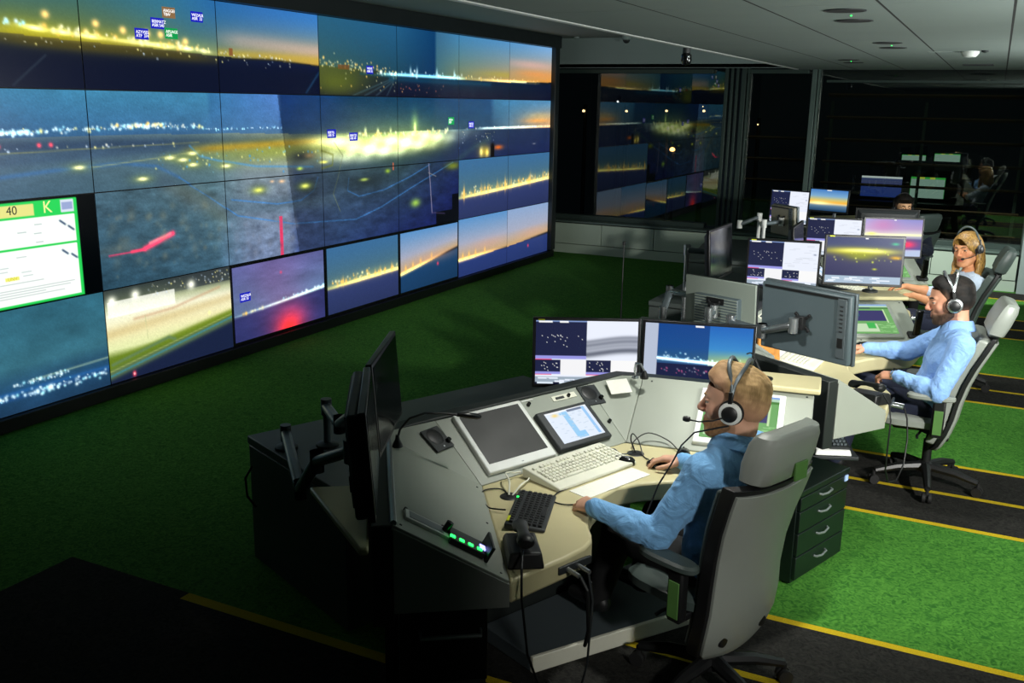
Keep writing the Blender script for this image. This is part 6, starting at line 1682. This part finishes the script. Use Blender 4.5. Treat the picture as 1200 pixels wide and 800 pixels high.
# telephone on the pull out shelf under the second desk
tp = on(2, 'desk_telephone', 'grey keypad telephone on the shelf under the second desk', 'telephone', -.80, -.42, .452, -65.)
MB().solid([(-.09, -.10, .03), (.09, -.10, .03), (.09, .10, .07), (-.09, .10, .07)], [(-.10, -.11, 0), (.10, -.11, 0), (.10, .11, 0), (-.10, .11, 0)]).build('base', 'white_plastic', tp, bevel=.006)
MB().solid([(-.02, -.09, .045), (.088, -.09, .045), (.088, .09, .079), (-.02, .09, .079)], [(-.02, -.09, .03), (.088, -.09, .03), (.088, .09, .06), (-.02, .09, .06)]).build('keypad_plate', 'charcoal', tp)
kp = MB()
for i in range(4):
    for j in range(4): kp.box((.010 + i * .020, -.06 + j * .035, .054 + j * .0066), (.014, .018, .010))
kp.build('keypad', 'steel_grey', tp)
MB().tube([(-.055, -.09, .06), (-.055, -.05, .075), (-.055, .05, .095), (-.055, .09, .10)], [.024, .018, .018, .024], 10).build('handset', 'charcoal', tp)
sh = MB().box((0, 0, 0), (.25, .26, .02)).build('shelf_board', 'charcoal', bevel=.004); sh.location = cw(2, -.78, -.42, .438); sh.rotation_euler[2] = con_rz(2) + R(25)
tag(sh, 'small pull out shelf carrying the keypad telephone', 'shelf')
hp = MB().box((0, 0, 0), (.04, .30, .17)).build('shelf_hanger', 'dark_panel'); hp.location = cw(2, -.70, -.30, .535); hp.rotation_euler[2] = con_rz(2) + R(25)
tag(hp, 'dark hanger holding the telephone shelf under the desk', 'bracket')
# gooseneck microphone and the clip lamp
gm = on(1, 'gooseneck_microphone', 'black gooseneck microphone bent over the blank white framed display', 'microphone', -.771, .123, .958, 0)
g0 = cw(1, -.771, .123, .958)
MG = con_M(1); loc_ = lambda l, f, z: Matrix.Rotation(0, 4, 'Z') @ Vector((l + .771, f - .123, z - .958))
MB().lathe([(.001, 0), (.022, 0), (.020, .01), (.010, .03), (.007, .05), (.001, .05)], n=14).build('base', 'black_plastic', gm)
MB().tube([loc_(-.771, .123, .99), loc_(-.76, .120, 1.03), loc_(-.72, .11, 1.07), loc_(-.66, .09, 1.085), loc_(-.58, .06, 1.075), loc_(-.52, .045, 1.06)], .005, 8).build('gooseneck', 'black_plastic', gm)
MB().tube([loc_(-.53, .048, 1.063), loc_(-.50, .04, 1.057), loc_(-.45, .025, 1.045), loc_(-.43, .02, 1.04)], [.008, .013, .014, .007], 12).build('capsule', 'black_gloss', gm)
cl = on(1, 'clip_lamp', 'small silver clip lamp on panel edge between the lit monitors', 'lamp', .70, .20, .966, 0)
MB().box((0, 0, .006), (.03, .025, .012)).build('clip', 'silver', cl, bevel=.003)
MB().tube([(0, 0, .01), (0, .005, .05), (-.01, -.01, .085), (-.02, -.05, .09), (-.02, -.075, .06)], .006, 8).build('neck', 'silver', cl)
MB().lathe([(.008, .0), (.022, -.03), (.020, -.04), (.001, -.042), (.001, 0)], (-.02, -.078, .062), 14).build('head', 'black_plastic', cl)
# loose cables on the nearest worktop
def cable(label, pts, r=.003, m='black_plastic', c=1):
    P = [cw(c, *p) for p in pts]; q = []
    for i in range(len(P) - 1):
        p0, p1, p2, p3 = P[max(0, i - 1)], P[i], P[i + 1], P[min(len(P) - 1, i + 2)]
        for k in range(5):
            t = k / 5; q.append(.5 * ((2 * p1) + (p2 - p0) * t + (2 * p0 - 5 * p1 + 4 * p2 - p3) * t * t + (3 * p1 - p0 - 3 * p2 + p3) * t ** 3))
    q.append(P[-1])
    tag(MB().tube(q, r, 6).build('cable', m), label, 'cable')
cable('black cable from left grommet to the small black keyboard', [(-.414, -.154, .747), (-.40, -.08, .748), (-.46, -.05, .748), (-.52, -.10, .748), (-.555, -.19, .748), (-.55, -.24, .755), (-.53, -.27, .757)])
cable('pale cable from the left grommet to the cream keyboard', [(-.414, -.150, .748), (-.37, -.10, .78), (-.33, -.03, .785), (-.27, -.02, .77), (-.24, -.02, .765)], .004, 'cream_plastic')
cable('pale cable loop beside the cream keyboard\'s left end', [(-.405, -.162, .748), (-.36, -.15, .77), (-.31, -.12, .765), (-.27, -.10, .76), (-.244, -.08, .757)], .004, 'cream_plastic')
cable('black cable looping up from the right grommet to the mouse', [(.364, -.129, .747), (.36, -.10, .80), (.37, -.10, .83), (.38, -.13, .80), (.36, -.18, .748), (.335, -.235, .752)])
cable('black cable from right grommet to the blue lit mouse', [(.364, -.125, .748), (.42, -.06, .765), (.50, -.08, .80), (.55, -.16, .775), (.53, -.245, .752)])
cable('thin grey cable running from keyboard to the right grommet', [(.20, .0, .762), (.25, -.04, .747), (.32, -.03, .747), (.30, -.10, .747), (.35, -.12, .747)], .0025, 'steel_grey')
cable('dark cable lying beside the operator\'s left hand', [(-.245, -.40, .749), (-.30, -.36, .748), (-.31, -.30, .748), (-.24, -.255, .748), (-.16, -.245, .748)], .003)
cable('black cable with teal tape under the turned away monitor', [(-.62, -.05, .98), (-.55, -.14, .93), (-.40, -.12, .90), (-.15, .05, .92), (.10, .22, .96)], .005, c=2)
tt = MB().tube([cw(2, -.60, -.075, .97), cw(2, -.565, -.125, .94)], .0075, 8); tag(tt.build('cable_marker', 'teal_tape'), 'teal tape wrapped on cable under the turned away monitor', 'tape')
gr = MB().lathe([(.001, .0005), (.05, .001), (.05, .006), (.04, .008), (.001, .006)], n=22); gr = gr.build('desk_grommet', 'black_plastic'); gr.location = cw(1, 1.12, -.26, .9995); tag(gr, 'black cable port on cream ledge behind operator\'s head', 'grommet')
cable('black cable rising from the port on the cream ledge', [(1.12, -.26, 1.004), (1.13, -.22, 1.06), (1.16, -.16, 1.10), (1.20, -.10, 1.08)], .004)
# drawer pedestal between the first two desks
pd = thing('drawer_pedestal', 'dark green four drawer pedestal behind the nearest chair', 'drawers', (-.825, 4.815, 0), math.atan2(.33, .944) * 0 + R(70.7))
fx = Matrix.Rotation(0, 4, 'Z')
MB().box((0, .0, .24), (.485, .53, .46)).build('body', 'pedestal_dark', pd, bevel=.003)
MB().box((0, -.005, .488), (.50, .56, .03)).build('top', 'pedestal_dark', pd, bevel=.004)
z0 = .03
for k, hh in enumerate((.125, .125, .115, .075)):
    dr_ = MB().box((0, -.274, z0 + hh / 2), (.475, .022, hh - .006)).build('drawer', 'pedestal_dark', pd, bevel=.003)
    MB().tube([(-.055, -.284, z0 + hh * .62), (-.05, -.296, z0 + hh * .60), (0, -.300, z0 + hh * .54), (.05, -.296, z0 + hh * .60), (.055, -.284, z0 + hh * .62)], .006, 8).build('handle', 'alu', dr_)
    z0 += hh
MB().box((.21, -.288, .455), (.03, .006, .03)).build('tag', 'bluepack', pd)

# ================================================================ ADDED DISPLAYS IN PLACE OF REFLECTIONS IN THE RIGHT HAND PANE
def reflection_display(label, x, y, z, w, h, pic):
    t = thing('desktop_monitor', label, 'monitor', (x, y, z - h / 2), 0, 'stand-in displays for window reflections')
    MB().box((0, .02, h / 2), (w + .03, .03, h + .03)).build('housing', 'bezel_black', t, bevel=.004)
    MB().box((0, .045, -.024), (.05, .02, .044)).build('stand', 'bezel_black', t)
    sc_ = screen('screen', app_pic(pic), w, h, t); sc_.location = (0, .002, h / 2)
reflection_display('blue display with white top edge, stand-in for a right window reflection', -1.80, 18.9, .92, .70, .37, 'navy')
reflection_display('pale green framed display with a head before it, stand-in for window reflection', -1.02, 18.9, .94, .58, .37, 'list')
reflection_display('small green topped display, higher and left, stand-in for window reflection', -1.35, 19.6, 1.43, .42, .10, 'list')
reflection_display('small green topped display, highest right, stand-in for window reflection', -.78, 19.6, 1.45, .44, .14, 'list')
fr_ = thing('bench', 'dark bench added to carry the stand-ins for reflected screens', 'desk', (-1.4, 19.2, 0))
MB().box((0, 0, .66), (2.2, 1.3, .04)).build('top', 'dark_panel', fr_); MB().box((0, .3, .32), (2.0, .5, .64)).build('base', 'dark_panel', fr_)
MB().box((.3, .5, 1.0), (1.5, .06, .66)).build('rear_rack', 'dark_panel', fr_)
# ================================================================ CAMERA, LIGHT, WORLD
def look(yaw, pitch, roll):
    f = Vector((math.sin(yaw) * math.cos(pitch), math.cos(yaw) * math.cos(pitch), -math.sin(pitch)))
    r_ = f.cross(Vector((0, 0, 1))).normalized(); u = r_.cross(f)
    c, s = math.cos(roll), math.sin(roll)
    r2 = r_ * c + u * s; u2 = u * c - r_ * s
    return Matrix((r2, u2, -f)).transposed()
cd = bpy.data.cameras.new('camera'); cam = bpy.data.objects.new('camera', cd); COL.objects.link(cam)
cd.sensor_width = 36; cd.lens = 1123.7 / 1200 * 36; cd.clip_start = .05; cd.clip_end = 300
cam.matrix_world = Matrix.Translation((0, 0, 2.3)) @ look(-.45634, .24384, .0167).to_4x4()
SC.camera = cam
w = bpy.data.worlds.new('night'); SC.world = w; w.use_nodes = True
w.node_tree.nodes['Background'].inputs[0].default_value = (.002, .003, .004, 1); w.node_tree.nodes['Background'].inputs[1].default_value = 1.
def spot(name, loc, at, power, size, angle, blend, col=(1, 1, 1)):
    l = bpy.data.lights.new(name, 'SPOT'); l.energy = power; l.shadow_soft_size = size; l.spot_size = R(angle); l.spot_blend = blend; l.color = col
    o = bpy.data.objects.new(name, l); COL.objects.link(o); o.location = loc
    o.rotation_euler = (Vector(at) - Vector(loc)).to_track_quat('-Z', 'Y').to_euler(); return o
def area(name, loc, at, power, sx, sy, col=(1, 1, 1)):
    l = bpy.data.lights.new(name, 'AREA'); l.energy = power; l.shape = 'RECTANGLE'; l.size = sx; l.size_y = sy; l.color = col
    o = bpy.data.objects.new(name, l); COL.objects.link(o); o.location = loc
    o.rotation_euler = (Vector(at) - Vector(loc)).to_track_quat('-Z', 'Y').to_euler(); return o
spot('spot_lamp', (2.9, 2.2, 2.7), (-.30, 6.35, .6), 1500, .12, 56, .75, (1., .98, .92))
spot('front_lamp', (-2.3, 2.7, 2.78), (-.85, 3.6, 1.05), 85, .12, 34, .8, (1., .99, .95))
spot('front_lamp', (-2.0, 3.4, 2.78), (-.35, 6.1, 1.0), 330, .12, 46, .8, (1., .99, .95))
spot('front_lamp', (-1.9, 7.0, 2.78), (-.2, 9.3, 1.0), 150, .12, 40, .8, (1., .99, .95))
spot('overhead_spot', (-.5, 11.9, 2.80), (-.25, 13.8, .50), 700, .04, 44, .2, (.98, 1., .96))
spot('overhead_spot', (-.95, 4.05, 2.80), (-1.2, 3.80, 0), 230, .10, 72, .9, (1., 1., .93))
spot('overhead_spot', (-.45, 6.3, 2.80), (-.5, 6.2, 0), 120, .10, 72, .9, (1., 1., .93))  # spot added over the second worktop; the ceiling downlights are unlit
spot('overhead_spot', (-.45, 8.9, 2.80), (-.5, 8.9, 0), 130, .10, 72, .9, (1., 1., .93))  # likewise added over the third worktop, not a lit downlight
spot('spot_lamp', (1.7, .5, 2.6), (-.55, 3.55, .75), 330, .15, 36, .9, (1., .99, .94))  # narrow extra spot added to brighten the nearest chair's back
area('ceiling_fill', (1.7, 4.6, 1.8), (1.3, 5.4, 2.8), 125, .5, .5, (.95, 1., .97))  # unseen area light added to brighten the ceiling
area('ceiling_fill', (2.2, 9.2, 1.7), (1.2, 9.4, 2.8), 125, .5, .5, (.95, 1., .97))  # second unseen fill, added for the ceiling farther back
vs = SC.view_settings
vs.view_transform = 'Standard'; vs.look = 'None'; vs.exposure = 0.; vs.gamma = 1.; vs.use_curve_mapping = False
